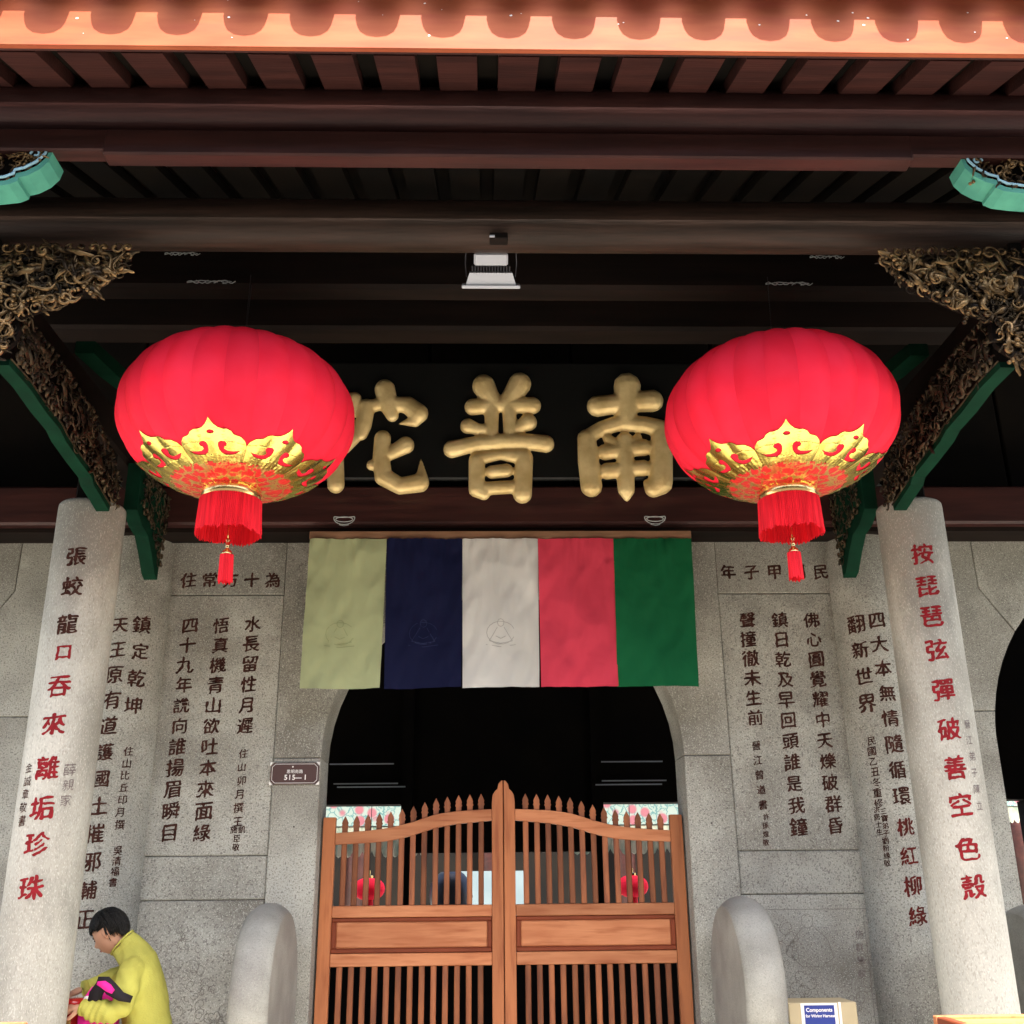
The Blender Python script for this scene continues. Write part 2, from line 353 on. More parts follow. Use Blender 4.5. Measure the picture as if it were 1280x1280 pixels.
# ------------------------------------------------------------------ stone front wall
YW = 6.7; YB = 7.02
wall = thing('stone_wall', 'grey granite front wall with arched doorways and inscribed slabs behind the two round columns', 'wall', (0, YW, 0))
def wobj(name, bm, m, smooth=False, parent=wall):
    bmesh.ops.translate(bm, verts=bm.verts, vec=(0, -YW, 0))
    return obj(name, bm, m, parent, smooth)
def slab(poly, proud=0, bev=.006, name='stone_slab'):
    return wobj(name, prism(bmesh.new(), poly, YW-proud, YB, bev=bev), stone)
def rect(x0, x1, z0, z1): return [(x0, z0), (x1, z0), (x1, z1), (x0, z1)]
G = .002
ZT = 3.74
slabs = {}
for s in (-1, 1):
    def mir(poly): return poly if s > 0 else [(-x, z) for x, z in poly][::-1]
    # jambs, arch haunches and the panel between jamb and half column
    slab(mir(rect(1.12, 1.408-G, 0, 2.336-G)), .02)
    hp = [(x, z) for x, z in arc(0, 2.33, 1.12, 0, 90, 14)]
    slab(mir([(1.408-G, 2.336+G), (1.408-G, ZT)]+[(G, ZT)]+[(max(x, G), max(z, 2.336+G)) for x, z in hp][::-1]), .02, bev=.004)
    slabs[s, 'title'] = slab(mir(rect(1.408+G, 2.2, 3.375+G, ZT)))
    slabs[s, 'main'] = slab(mir(rect(1.408+G, 2.2, 1.768+G, 3.375-G)))
    slab(mir(rect(1.408+G, 2.2, 1.520+G, 1.768-G)))
    slabs[s, 'base'] = slab(mir(rect(1.408+G, 2.2, .55+G, 1.520-G)))
    slab(mir(rect(1.408+G, 2.2, 0, .55-G)), .05)
    # side bay with its own arched opening (centre 4.35, radius 1.25)
    cx, R_ = 4.36, 1.26
    low = [(x, z) for x, z in arc(cx, 2.38, R_, 180, 170, 3)]
    slab(mir([(2.5, 0), (3.10, 0)]+[(3.10, 2.38)]+[(x, min(z, 2.6-G)) for x, z in low]+[(2.5, 2.6-G)]), .0, bev=.004)
    a1 = 180-math.degrees(math.asin((3.11-2.38)/R_)); 
    up = arc(cx, 2.38, R_, 169.8, a1, 5)
    slab(mir([(2.5, 2.6+G)]+up+[(3.140-G, 3.406), (3.136-G, ZT), (2.5, ZT)]), 0, bev=.004)
    up2 = arc(cx, 2.38, R_, a1-.4, 90, 8)
    slab(mir(up2+[(cx, ZT), (3.136+G, ZT), (3.140+G, 3.408)]), 0, bev=.004)
    up3 = arc(cx, 2.38, R_, 90-.3, 0, 10)
    slab(mir(up3+[(5.62, 0), (6.6, 0), (6.6, ZT), (cx+.01, ZT)]), 0, bev=.004)
# dark mortar core seen in the joints
for s in (-1, 1):
    for a, b, z0 in ((1.15, 3.09, .02),):
        bm = B(min(s*a, s*b), max(s*a, s*b), YW+.02, YB-.02, z0, 2.33)
        wobj('mortar', bm, mortar)
    wobj('mortar', B(min(s*1.15, s*3.05), max(s*1.15, s*3.05), YW+.02, YB-.02, 2.34, ZT-.02), mortar)
    wobj('mortar', B(min(s*3.10, s*3.2), max(s*3.10, s*3.2), YW+.02, YB-.02, 3.35, ZT-.02), mortar)

def inscription(parent, origin, items, m, fn, name='inscription', maxlen=None, bold=.015):
    bm = bmesh.new()
    for i, (ch, size, u, v) in enumerate(items): write(bm, ch, size*.91, u, v, fn, bold=bold, maxlen=maxlen, seed=i)
    bmesh.ops.translate(bm, verts=bm.verts, vec=[-c for c in origin])
    return obj(name, bm, m, parent)
def colm(txt, size, u0, z0, u1, z1):
    n = len(txt)
    return [(c, size*(1 if n == 1 else random.uniform(.94, 1.06)), u0+(u1-u0)*i/max(1, n-1)+random.uniform(-.004, .004), z0+(z1-z0)*i/max(1, n-1)) for i, c in enumerate(txt)]
FW = flat(YW-.0018); O = (0, YW, 0)
inscription(wall, O, [(c, .118, -2.034+.136*i, 3.475) for i, c in enumerate('住常方十為')], paint_dk, FW)
inscription(wall, O, colm('水長留性月遲', .122, -1.597, 3.182, -1.597, 2.537), paint_dk, FW)
inscription(wall, O, colm('住山卯月撰王', .066, -1.6, 2.366, -1.6, 1.964)+[('施', .05, -1.622, 1.918), ('凱', .05, -1.575, 1.918), ('臣', .05, -1.60, 1.867), ('敬', .05, -1.602, 1.817)], paint_dk, FW, bold=.012)
inscription(wall, O, colm('悟真機青山欲吐本來面綠', .122, -1.797, 3.172, -1.813, 1.901), paint_dk, FW)
inscription(wall, O, colm('四十九年說向誰揚眉瞬目', .120, -2.001, 3.173, -2.008, 1.903), paint_dk, FW)
inscription(wall, O, [(c, .118, 1.489+.154*i, 3.52) for i, c in enumerate('年子甲國民')], paint_dk, FW)
inscription(wall, O, colm('佛心圓覺耀中天爍破群昏', .120, 2.007, 3.194, 2.02, 1.91), paint_dk, FW)
inscription(wall, O, colm('鎮日乾及早回頭誰是我鐘', .120, 1.798, 3.195, 1.793, 1.903), paint_dk, FW)
inscription(wall, O, colm('聲撞徹未生前', .120, 1.589, 3.196, 1.586, 2.567), paint_dk, FW)
inscription(wall, O, colm('晉江曾遒書', .070, 1.581, 2.393, 1.589, 2.036)+colm('許孫煌敬', .045, 1.598, 1.965, 1.589, 1.816), paint_dk, FW, bold=.012)
inscription(wall, O, colm('施群慧敬', .055, 2.088, 1.293, 2.086, 1.08), paint_fd, FW, bold=0)

# line carving on the two base slabs: cloud scrolls and a seated figure
def ribbon_lines(bm, lines, Y, w=.003):
    for pts in lines:
        for (x0, z0), (x1, z1) in zip(pts, pts[1:]):
            d = Vector((x1-x0, z1-z0)); 
            if d.length < 1e-6: continue
            n = Vector((-d.y, d.x)).normalized()*w/2
            bm.faces.new([bm.verts.new(p) for p in ((x0+n.x, Y, z0+n.y), (x0-n.x, Y, z0-n.y), (x1-n.x, Y, z1-n.y), (x1+n.x, Y, z1+n.y))])
def spiral2(cx, cz, r, a0, turns, sgn=1, n=14):
    return [(cx+r*(1-i/n*.8)*cos(a0+sgn*2*pi*turns*i/n), cz+r*(1-i/n*.8)*sin(a0+sgn*2*pi*turns*i/n)) for i in range(n+1)]
rn = random.Random(3)
groove = mat('carved_line', (.17, .155, .13), .9)
for s in (-1, 1):
    L_ = []
    for i in range(120):
        x = s*rn.uniform(1.50, 2.12); z = rn.uniform(.62, 1.36)
        if z > 1.1+.25*sin(x*9)+.1: continue
        L_.append(spiral2(x, z, rn.uniform(.02, .055), rn.uniform(0, 6.28), rn.uniform(.5, 1.1), rn.choice((-1, 1))))
    if s > 0:   # seated figure with halo
        L_.append([(1.79+.035*cos(a/12*2*pi), 1.37+.04*sin(a/12*2*pi)) for a in range(13)])
        L_.append([(1.76, 1.335), (1.70, 1.27), (1.68, 1.18), (1.74, 1.12), (1.85, 1.12), (1.93, 1.17), (1.90, 1.27), (1.83, 1.335)])
        L_.append([(1.44, 1.435), (2.15, 1.435)])
        L_.append([(2.13, .6), (2.13, 1.40)])
    bm = bmesh.new(); ribbon_lines(bm, L_, YW-.0015, .0028)
    wobj('line_carving', bm, groove)
    o = wobj('dowel_hole', lathe(bmesh.new(), [(.006, -.006), (.006, 0)], 8, (0, 0, 0)), mortar)
    o.location = (s*1.26, -.024, 1.93); o.rotation_euler = (radians(90), 0, 0); o.data.transform(Matrix.Translation((0, YW, 0)))

# ------------------------------------------------------------------ half-round engaged columns
def column_profile(r, h):
    return [(r, 0), (r*1.0, .5), (r*1.0, h*.6), (r*.995, h-.03), (r*.985, h-.008), (r*.95, h)]
pils = {}
for s, lab in ((-1, 'left engaged granite column of the wall, dark inscriptions, behind the woman in yellow'), (1, 'right engaged granite column of the wall, dark and reddish inscriptions, partly behind the front column')):
    c = (-2.36 if s < 0 else 2.37, 6.72, 0)
    t = thing('engaged_column', lab, 'column', c, group='engaged columns on the wall'); pils[s] = t
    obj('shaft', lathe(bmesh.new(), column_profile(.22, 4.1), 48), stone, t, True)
    f = cyl(c[0], c[1], .2216); dg = lambda a: radians(a)*.2216
    if s < 0:
        inscription(t, c, colm('鎮定乾坤', .125, dg(31.5), 3.139, dg(32), 2.637), paint_dk, f, maxlen=.03)
        inscription(t, c, colm('住山比丘印月撰', .064, dg(30.4), 2.364, dg(29.3), 1.941)+colm('吳清福書', .058, dg(31), 1.798, dg(30.4), 1.623), paint_dk, f, maxlen=.03, bold=.012)
        inscription(t, c, colm('天王原有道護國土摧邪輔正', .122, dg(-2.5), 3.131, dg(-5.5), 1.427), paint_dk, f, maxlen=.03)
    else:
        inscription(t, c, colm('翻新世界', .13, dg(-36), 3.128, dg(-33.5), 2.626), paint_dk, f, maxlen=.03)
        inscription(t, c, colm('民國乙丑冬重修', .062, dg(-34.4), 2.397, dg(-34.9), 2.028)+colm('三寶弟子劉粉緣敬', .045, dg(-28), 1.981, dg(-32.5), 1.687)+colm('洪居士生', .045, dg(-39.9), 1.992, dg(-39.1), 1.863), paint_dk, f, maxlen=.03, bold=.012)
        inscription(t, c, colm('四大本無情隨循環', .125, dg(-2.3), 3.143, dg(1.0), 2.066), paint_dk, f, maxlen=.03)
        inscription(t, c, colm('桃紅柳綠', .125, dg(1.2), 1.89, dg(2.1), 1.396), paint_lit, f, maxlen=.03)
        inscription(t, c, colm('不變山河依舊在是', .10, dg(34), 3.2, dg(34), 2.0), paint_dk, f, maxlen=.03)

# ------------------------------------------------------------------ free-standing round front columns
for s, lab in ((-1, 'left round granite front column with large red characters reading down from the carved bracket'), (1, 'right round granite front column with large red characters, wooden counter at its foot')):
    c = (s*2.31, 5.67, 0)
    t = thing('stone_column', lab, 'column', c, group='free-standing inscribed stone columns')
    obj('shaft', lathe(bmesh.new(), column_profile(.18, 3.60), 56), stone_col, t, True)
    f = cyl(c[0], c[1], .1815); dg = lambda a: radians(a)*.1815
    if s < 0:
        zs = (3.263, 3.095, 2.891, 2.743, 2.568, 2.373, 2.155, 1.962, 1.792, 1.589)
        inscription(t, c, [(ch, .122, dg(4.5-.3*i), z) for i, (ch, z) in enumerate(zip('張蛟龍', zs))], paint_dk, f, maxlen=.025, bold=.018)  # top characters in dark ink: shade painted into their colour
        inscription(t, c, [(ch, (.10 if ch == '口' else .135), dg(4.5-.35*i), z) for i, (ch, z) in enumerate(zip('口吞來離垢珍珠', zs[3:]))], paint_rd, f, maxlen=.025, bold=.018)
        inscription(t, c, colm('薛親家', .07, dg(38.3), 2.15, dg(38), 2.0), paint_fd, f, maxlen=.03, bold=0)
        inscription(t, c, colm('金誠章敬書', .06, dg(-30.4), 2.158, dg(-30), 1.903), paint_dk, f, maxlen=.03, bold=.0)
    else:
        zs = (3.267, 3.086, 2.917, 2.735, 2.523, 2.32, 2.126, 1.941, 1.729, 1.552)
        inscription(t, c, [(ch, .135, dg(-11+.5*i), z) for i, (ch, z) in enumerate(zip('按琵琶弦彈破善空色殼', zs))], paint_rd, f, maxlen=.025, bold=.018)
        inscription(t, c, colm('晉江弟子陳立', .055, dg(24), 2.345, dg(25), 1.937), paint_fd, f, maxlen=.03, bold=.0)

# ------------------------------------------------------------------ timber: lintel, upper wall, plaque, beams
t = thing('lintel_beam', 'dark brown lintel beam with two silver cloud scrolls above the five-coloured banner', 'beam', (0, 6.5, 3.87))
obj('beam_body', B(-6.5, 6.5, -.13, .16, -.125, .135, bev=.015), wood_red, t)
obj('beam_underside', B(-6.5, 6.5, -.06, .16, -.155, -.127), wood_dark, t)
def cloud_line(cx, cz, Y, w, h, kind=0):
    P = []
    if kind == 0:   # heart-shaped cloud scroll
        for a in range(25):
            q = 2*pi*a/24; P.append((cx+w/2*sin(q)*(1+.12*cos(2*q)), Y, cz+h/2*(cos(q)*.8-.55*abs(sin(q))**.5*0+.35*cos(2*q)*-1)))
        Q = [(cx+w*.36*sin(2*pi*a/16), Y, cz+h*.28*(cos(2*pi*a/16))-.0) for a in range(17)]
        return [P, Q, [(cx-.03, Y, cz-h*.6), (cx, Y, cz-h*.75), (cx+.03, Y, cz-h*.6)]]
    out = []
    rr = random.Random(int(cx*100))
    for j in range(5):
        x0 = cx-w/2+w*j/5; out.append([(x0+w*.28*i/8, Y, cz+h*.45*sin(i/8*pi*2+j*1.7)*rr.uniform(.5, 1)) for i in range(9)])
    out.append([(cx-w/2, Y, cz-h*.2), (cx-w*.2, Y, cz+h*.4), (cx+w*.1, Y, cz+h*.1), (cx+w*.35, Y, cz+h*.45), (cx+w/2, Y, cz+h*.1), (cx+w*.3, Y, cz-h*.4)])
    return out
def cloud(parent, org, cx, cz, Y, w, h, kind=0, r=.0025):
    bm = bmesh.new()
    for l in cloud_line(cx, cz, Y, w, h, kind): tube(bm, l, r, 4)
    bmesh.ops.translate(bm, verts=bm.verts, vec=[-q for q in org]); obj('cloud_scroll', bm, cloud_m, parent)
for x in (-1.0, .97): cloud(t, (0, 6.5, 3.87), x, 3.775, 6.366, .15, .06, r=.0035)

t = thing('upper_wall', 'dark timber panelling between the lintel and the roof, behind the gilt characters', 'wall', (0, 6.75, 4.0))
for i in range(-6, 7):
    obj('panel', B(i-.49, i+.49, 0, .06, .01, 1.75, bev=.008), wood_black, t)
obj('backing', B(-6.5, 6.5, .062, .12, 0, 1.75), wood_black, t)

PL0 = (0, 6.28, 3.80)
plq = thing('name_plaque', 'black lacquered plaque with large gilt characters hanging between the two red lanterns', 'sign', PL0)
obj('board', B(-1.55, 1.55, 0, .05, .215, 1.04, bev=.01), black_l, plq)
def gz(u, v): return (-.023+(u-595)*.00192, 4.750-(v-125)*.00209)
CH = {
 '普': [[(545,165,37),(560,195,33),(578,220,28)], [(668,158,37),(648,190,33),(625,220,28)], [(508,238,27),(600,230,24),(710,233,28)], [(572,230,25),(572,335,21)], [(632,225,25),(632,335,20)],
        [(492,303,25),(525,312,18),(560,312,15)], [(694,290,29),(668,305,20),(650,315,15)], [(440,380,28),(520,362,25),(600,354,25),(680,354,26),(752,362,28)],
        [(522,418,26),(522,510,26),(545,525,20)], [(522,412,22),(600,398,17),(680,406,26)], [(680,410,28),(672,525,30)], [(572,455,21),(620,450,22)], [(555,508,21),(655,502,21)]],
 '南': [[(1035,167,44),(1030,235,38),(1025,280,32)], [(930,235,34),(1030,222,32),(1118,216,36)], [(885,345,26),(940,310,23),(1010,290,27),(1090,298,27),(1140,312,30)],
        [(890,345,30),(893,420,34),(900,500,34)], [(1140,312,30),(1138,400,36),(1130,488,38),(1105,508,28),(1084,490,12)], [(962,345,17),(985,368,20)], [(1062,340,14),(1040,370,20)],
        [(950,390,26),(1020,382,22),(1080,374,27)], [(955,452,26),(1020,445,24),(1075,442,26)], [(1018,350,27),(1015,450,29),(1015,510,27),(1015,540,10)]],
 '陀': [[(210,178,33),(222,225,31),(238,268,20)], [(150,240,28),(143,300,26),(138,332,18)], [(152,238,22),(215,225,21),(290,232,28),(325,260,32),(315,285,20),(264,294,4)],
        [(208,345,27),(205,410,27),(215,470,28),(270,500,26),(335,490,29),(340,465,17),(337,412,3)], [(285,367,28),(235,395,21)], [(175,432,17),(205,430,14)],
        [(55,215,27),(50,350,27),(60,495,27)], [(55,222,24),(108,212,24),(90,280,18),(112,345,20),(85,380,16)]],
}
def puffy(name, strokes):
    bm = bmesh.new()
    for st in strokes:
        pts = []
        for i, (a, b) in enumerate(zip(st, st[1:])):
            n = max(2, int(math.hypot(b[0]-a[0], b[1]-a[1])/8))
            for k in range(n): pts.append([a[j]+(b[j]-a[j])*k/n for j in range(3)])
        pts.append(st[-1])
        for u, v, r in pts:
            x, z = gz(u, v); R0 = r*.00224
            bmesh.ops.create_icosphere(bm, subdivisions=2, radius=R0, matrix=Matrix.Translation((x, 0, z)) @ Matrix.Diagonal((.95, .8, 1, 1)))
    me = bpy.data.meshes.new(name); bm.to_mesh(me); bm.free()
    o = new_obj(name, me); md = o.modifiers.new('r', 'REMESH'); md.mode = 'VOXEL'; md.voxel_size = .007
    ms = o.modifiers.new('s', 'SMOOTH'); ms.factor = .5; ms.iterations = 5
    bpy.context.view_layer.update()
    me2 = bpy.data.meshes.new_from_object(o.evaluated_get(bpy.context.evaluated_depsgraph_get()))
    bpy.data.objects.remove(o)
    me2.transform(Matrix.Translation((0, 0, -PL0[2])))
    me2.polygons.foreach_set('use_smooth', [True]*len(me2.polygons))
    me2.materials.clear(); new_obj(name, me2, plq, gold_c)
for k in '南普陀': puffy('gilt_character', CH[k])

def logbeam(label, y, z, r, m, x=6.5, seg=20):
    t = thing('round_beam', label, 'beam', (0, y, z), group='round purlins under the eave')
    bm = lathe(bmesh.new(), [(r, -x), (r, x)], seg, axis='X'); obj('log', bm, m, t, True); return t
logbeam('round red-brown purlin just inside the eave, nearest the camera', 3.68, 4.636, .117, wood_red)
l2 = logbeam('round red-brown beam above the square floodlight and the gilt carved corners', 4.10, 4.384, .116, wood_aged)
t = thing('tie_board', 'red-brown squared board below the outermost round purlin, raised towards both ends', 'beam', (0, 3.64, 4.44))
obj('board', B(-1.66, 1.66, -.04, .047, -.063, .06, bev=.008), wood_red, t)
for s in (-1, 1): obj('board_end', B(min(s*1.64, s*6.5), max(s*1.64, s*6.5), -.037, .044, -.045, .062, bev=.008), wood_red, t)
t = thing('lantern_beam', 'dark squared beam from which both big lanterns hang, faint cloud scrolls painted on it', 'beam', (0, 4.86, 4.62))
obj('beam_body', B(-6.5, 6.5, -.055, .09, -.12, .11, bev=.02), wood_dark, t)
for x, z, w in ((-1.53, 4.513, .23), (1.47, 4.517, .23), (1.69, 4.68, .17), (-1.69, 4.68, .17)): cloud(t, (0, 4.86, 4.62), x, z+.012, 4.80, w, .022, 1, .0022)
t = thing('tie_beam', 'black tie beam between the tops of the two front columns, behind the lanterns', 'beam', (0, 5.67, 4.85))
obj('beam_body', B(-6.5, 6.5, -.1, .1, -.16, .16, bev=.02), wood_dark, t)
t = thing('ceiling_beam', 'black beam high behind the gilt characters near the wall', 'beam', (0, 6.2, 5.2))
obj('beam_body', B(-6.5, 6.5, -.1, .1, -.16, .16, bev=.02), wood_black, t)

# depth beams above the column lines, with posts that hang outside the picture
for s in (-1, 1):
    side = 'left' if s < 0 else 'right'
    t = thing('depth_beam', 'dark beam running from the wall over the %s column out to the eave' % side, 'beam', (s*2.31, 5, 4.2), group='beams running from wall to eave')
    obj('beam_body', B(-.09, .09, -1.0, 1.74, -.24, -.02, bev=.02), wood_dark, t)
    obj('strut', B(-.08, .08, .60, .74, -.62, -.242, bev=.01), wood_black, t)
    obj('strut', B(-.07, .07, -.95, -.83, .0, .25, bev=.01), wood_black, t)
    t = thing('hanging_post', 'lotus-ended timber post hanging under the eave at the %s edge' % side, 'post', (s*2.36, 4.1, 3.55), group='hanging lotus posts')
    obj('post', lathe(bmesh.new(), [(.02, 0), (.09, .05), (.11, .12), (.07, .2), (.08, .24), (.08, .8)], 16), wood_red, t, True)

# ------------------------------------------------------------------ gilded carvings
def inside(p, poly):
    x, y = p; c = False; n = len(poly)
    for i in range(n):
        (x0, y0), (x1, y1) = poly[i], poly[(i+1) % n]
        if (y0 > y) != (y1 > y) and x < (x1-x0)*(y-y0)/(y1-y0)+x0: c = not c
    return c
def carve(poly, n, fn, size=(.02, .045), rt=(.004, .009), seed=1, edge=True, layer=1):
    """a thick tangle of scrolls, leaves and beads filling poly; fn(u, v, w) -> point, w = relief height.
    layer 0: low dark undergrowth, 1: leaves and scrolls, 2: few bold volutes along the lower outline"""
    rr = random.Random(seed+layer*100); bm = bmesh.new()
    xs = [p[0] for p in poly]; ys = [p[1] for p in poly]
    def volute(c, R0, th, w0, a0, sg, tn):
        m = 16
        tube(bm, [fn(c[0]+R0*(1-.88*i/m)*cos(a0+sg*tn*2*pi*i/m), c[1]+R0*(1-.88*i/m)*sin(a0+sg*tn*2*pi*i/m), w0+.02*i/m) for i in range(m+1)], [th*(.35+.9*(i/m)**.7) for i in range(m+1)], 6)
    def leaf(c, ln, wd, w0, a0, bend):
        m = 7; L0 = []; R1 = []; M0 = []
        for i in range(m+1):
            q = i/m; lx = (q-.3)*ln; ly = bend*ln*(q*q); wq = wd*(sin(pi*min(1, q*.92+.08))**.8)*(1+.35*sin(q*16))
            def T(a, b, w): return bm.verts.new(fn(c[0]+a*cos(a0)-b*sin(a0), c[1]+a*sin(a0)+b*cos(a0), w))
            h = w0+.018*sin(q*pi*.8)
            L0.append(T(lx, ly-wq, h-.008)); M0.append(T(lx, ly, h+wd*.5)); R1.append(T(lx, ly+wq, h-.008))
        for i in range(m):
            for A_, B_ in ((L0, M0), (M0, R1)): bm.faces.new((A_[i], A_[i+1], B_[i+1], B_[i]))
    k = 0; tries = 0
    while k < n and tries < n*60:
        tries += 1
        c = (rr.uniform(min(xs), max(xs)), rr.uniform(min(ys), max(ys)))
        if not inside(c, poly): continue
        k += 1; ty = rr.random(); R0 = rr.uniform(*size); a0 = rr.uniform(0, 6.28); th = rr.uniform(*rt); w0 = rr.uniform(.004, .045)
        if layer == 0: w0 *= .35
        if ty < .30: volute(c, R0, th, w0, a0, rr.choice((-1, 1)), rr.uniform(.8, 1.4))
        elif ty < .72: leaf(c, R0*2.2, R0*rr.uniform(.18, .34), w0, a0, rr.uniform(-.6, .6))
        elif ty < .88:
            m = 8; ln = R0*2.4; am = R0*.5
            tube(bm, [fn(c[0]+((i/m)-.5)*ln*cos(a0)-am*sin(i/m*5)*sin(a0), c[1]+((i/m)-.5)*ln*sin(a0)+am*sin(i/m*5)*cos(a0), w0+.015) for i in range(m+1)], [th*(.3+sin(pi*i/m)) for i in range(m+1)], 5)
        else:
            for q in range(4): bmesh.ops.create_icosphere(bm, subdivisions=1, radius=th*1.3, matrix=Matrix.Translation(fn(c[0]+th*2.4*q*cos(a0), c[1]+th*2.4*q*sin(a0), w0+.012)))
    if edge:
        nn = len(poly)
        for i in range(nn):
            a, b = poly[i], poly[(i+1) % nn]; L0 = math.hypot(b[0]-a[0], b[1]-a[1]); m = max(1, int(L0/.05))
            for j in range(m):
                q = j/m; u, v = a[0]+(b[0]-a[0])*q, a[1]+(b[1]-a[1])*q
                volute((u+rr.uniform(-.006, .006), v+.006), rr.uniform(.020, .034), rr.uniform(.006, .009), .03, rr.uniform(0, 6.28), rr.choice((-1, 1)), rr.uniform(.8, 1.2))
    return bm
for s in (-1, 1):
    side = 'left' if s < 0 else 'right'
    # bracket under the second beam, gilded all over
    out = [(1.655, 4.19), (1.645, 4.15), (1.68, 4.09), (1.75, 4.03), (1.86, 3.97), (1.95, 3.92), (2.07, 3.875), (2.12, 3.85), (2.10, 3.78), (2.12, 3.71), (2.20, 3.64), (2.28, 3.64), (2.28, 4.19)]
    t = thing('carved_bracket', 'gilded openwork corner bracket under the round beam, above the %s column' % side, 'carving', (0, 4.02, 0), group='gilded corner brackets')
    pol = [(s*a, b) for a, b in out]
    ins = [(s*(2.0+(a-2.0)*.86), 4.03+(b-4.03)*.86) for a, b in out]
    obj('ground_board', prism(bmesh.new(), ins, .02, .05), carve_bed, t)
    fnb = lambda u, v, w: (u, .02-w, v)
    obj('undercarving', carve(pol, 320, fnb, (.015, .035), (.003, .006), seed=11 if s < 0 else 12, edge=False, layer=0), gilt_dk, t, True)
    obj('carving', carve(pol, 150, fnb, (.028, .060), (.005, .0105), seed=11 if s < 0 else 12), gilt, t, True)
    # teal-edged bracket at the outer purlin
    t = thing('teal_bracket', 'teal-edged cloud bracket with gilt carving at the %s edge below the outer purlin' % side, 'carving', (0, 3.68, 0), group='teal cloud brackets')
    rim = [(a_+.03, b_+.05) for a_, b_ in ((1.835, 4.345), (1.845, 4.30), (1.875, 4.262), (1.92, 4.232), (1.955, 4.222), (1.957, 4.205), (1.99, 4.188), (2.06, 4.178), (2.3, 4.16))]
    inn = [(a+.012, b+.020) for a, b in rim]
    bm = bmesh.new()
    prism(bm, [(s*a, b) for a, b in rim+inn[::-1]], -.06, .06)
    obj('rim', bm, teal, t)
    bm = bmesh.new(); tube(bm, [(s*(a+.006), -.062, b+.016) for a, b in inn], .006, 6)
    tube(bm, [(s*(1.93+.022*cos(k*.6)*(1-k*.08)), -.062, 4.385+.022*sin(k*.6)*(1-k*.08)) for k in range(10)], .005, 6)
    obj('pale_edge', bm, teal_pale, t, True)
    pol = [(s*a, b) for a, b in inn]+[(s*2.3, 4.45), (s*1.88, 4.43)]
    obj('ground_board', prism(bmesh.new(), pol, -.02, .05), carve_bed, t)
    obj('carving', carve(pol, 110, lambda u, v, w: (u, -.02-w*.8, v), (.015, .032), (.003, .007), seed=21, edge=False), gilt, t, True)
    # spandrel running in depth from the column head out to the hanging post
    X = s*2.19
    t = thing('carved_spandrel', 'green-edged carved spandrel climbing from the top of the %s front column toward the eave' % side, 'carving', (X, 0, 0), group='green-edged carved spandrels')
    lowr = [(5.50, 3.52), (5.38, 3.545), (5.24, 3.57), (5.20, 3.60), (5.02, 3.615), (4.82, 3.64), (4.74, 3.665), (4.55, 3.675), (4.35, 3.70), (4.14, 3.70)]
    upr = [(a+.005, b+.030) for a, b in lowr]
    obj('green_edge', prism(bmesh.new(), lowr+upr[::-1], -.035, .035, 'YZ'), green_p, t)
    bm = bmesh.new(); tube(bm, [(-s*.038, a, b+.004) for a, b in upr], .005, 5); obj('edge_line', bm, gilt_dk, t, True)
    pol = upr+[(4.14, 3.93), (4.5, 3.93), (5.0, 3.88), (5.3, 3.80), (5.50, 3.70)]
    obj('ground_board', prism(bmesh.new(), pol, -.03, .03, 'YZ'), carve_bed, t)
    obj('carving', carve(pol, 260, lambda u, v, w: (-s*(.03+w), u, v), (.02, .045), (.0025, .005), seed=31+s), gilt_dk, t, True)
    # inner spandrel between the column and the wall half column
    t = thing('inner_spandrel', 'dark green-edged carved spandrel hanging between the %s front column and the wall' % side, 'carving', (s*2.17, 0, 0), group='inner carved spandrels')
    e = [(5.86, 3.66), (5.98, 3.60), (6.10, 3.58), (6.20, 3.50), (6.30, 3.40), (6.36, 3.38), (6.40, 3.95), (5.86, 3.95)]
    obj('green_edge', prism(bmesh.new(), e, -.04, .04, 'YZ'), green_p, t)
    pol = [(5.90, 3.70), (6.12, 3.63), (6.22, 3.56), (6.32, 3.46), (6.37, 3.90), (5.90, 3.90)]
    obj('carving', carve(pol, 90, lambda u, v, w: (-s*(.042+w*.5), u, v), (.015, .035), (.002, .004), seed=41), gilt_dk, t, True)
    # high green-edged brace behind the lantern
    t = thing('green_brace', 'dim green-edged brace rising behind the %s lantern' % side, 'carving', (s*2.18, 0, 0), group='green-edged braces')
    e = [(4.95, 4.19), (5.3, 4.24), (5.6, 4.30), (5.9, 4.26), (6.3, 4.18), (6.3, 4.24), (5.9, 4.33), (5.6, 4.37), (5.3, 4.32), (4.95, 4.26)]
    obj('brace', prism(bmesh.new(), e, -.05, .05, 'YZ'), green_p, t)

# ------------------------------------------------------------------ roof and eave
E0, ZE = 3.2, 4.549; SL = .39
roof = thing('tiled_roof', 'sloping temple roof with orange-red eave board, dark rafters and clay drip tiles', 'roof', (0, E0, ZE))
obj('eave_board', B(-7, 7, 0, .022, .0, .36, bev=.003), fascia_m, roof)
obj('eave_underboard', B(-7, 7, .0225, .034, .004, .05), wood_red, roof)
rb = bmesh.new(); Lr = 5.9
prism(rb, [(.046, .0), (Lr, (Lr-.05)*SL), (Lr, (Lr-.05)*SL+.065), (.046, .065)], 0, .155, 'YZ'); 
rm = bpy.data.meshes.new('rafter'); rb.to_mesh(rm); rb.free()
rb = bmesh.new(); prism(rb, [(.52, .47*SL-.002), (Lr, (Lr-.05)*SL-.002), (Lr, (Lr-.05)*SL+.06), (.52, .47*SL+.06)], -.003, .158, 'YZ')  # black sleeve over each rafter: roof shade put into its colour
rm2 = bpy.data.meshes.new('shaded_rafter'); rb.to_mesh(rm2); rb.free()
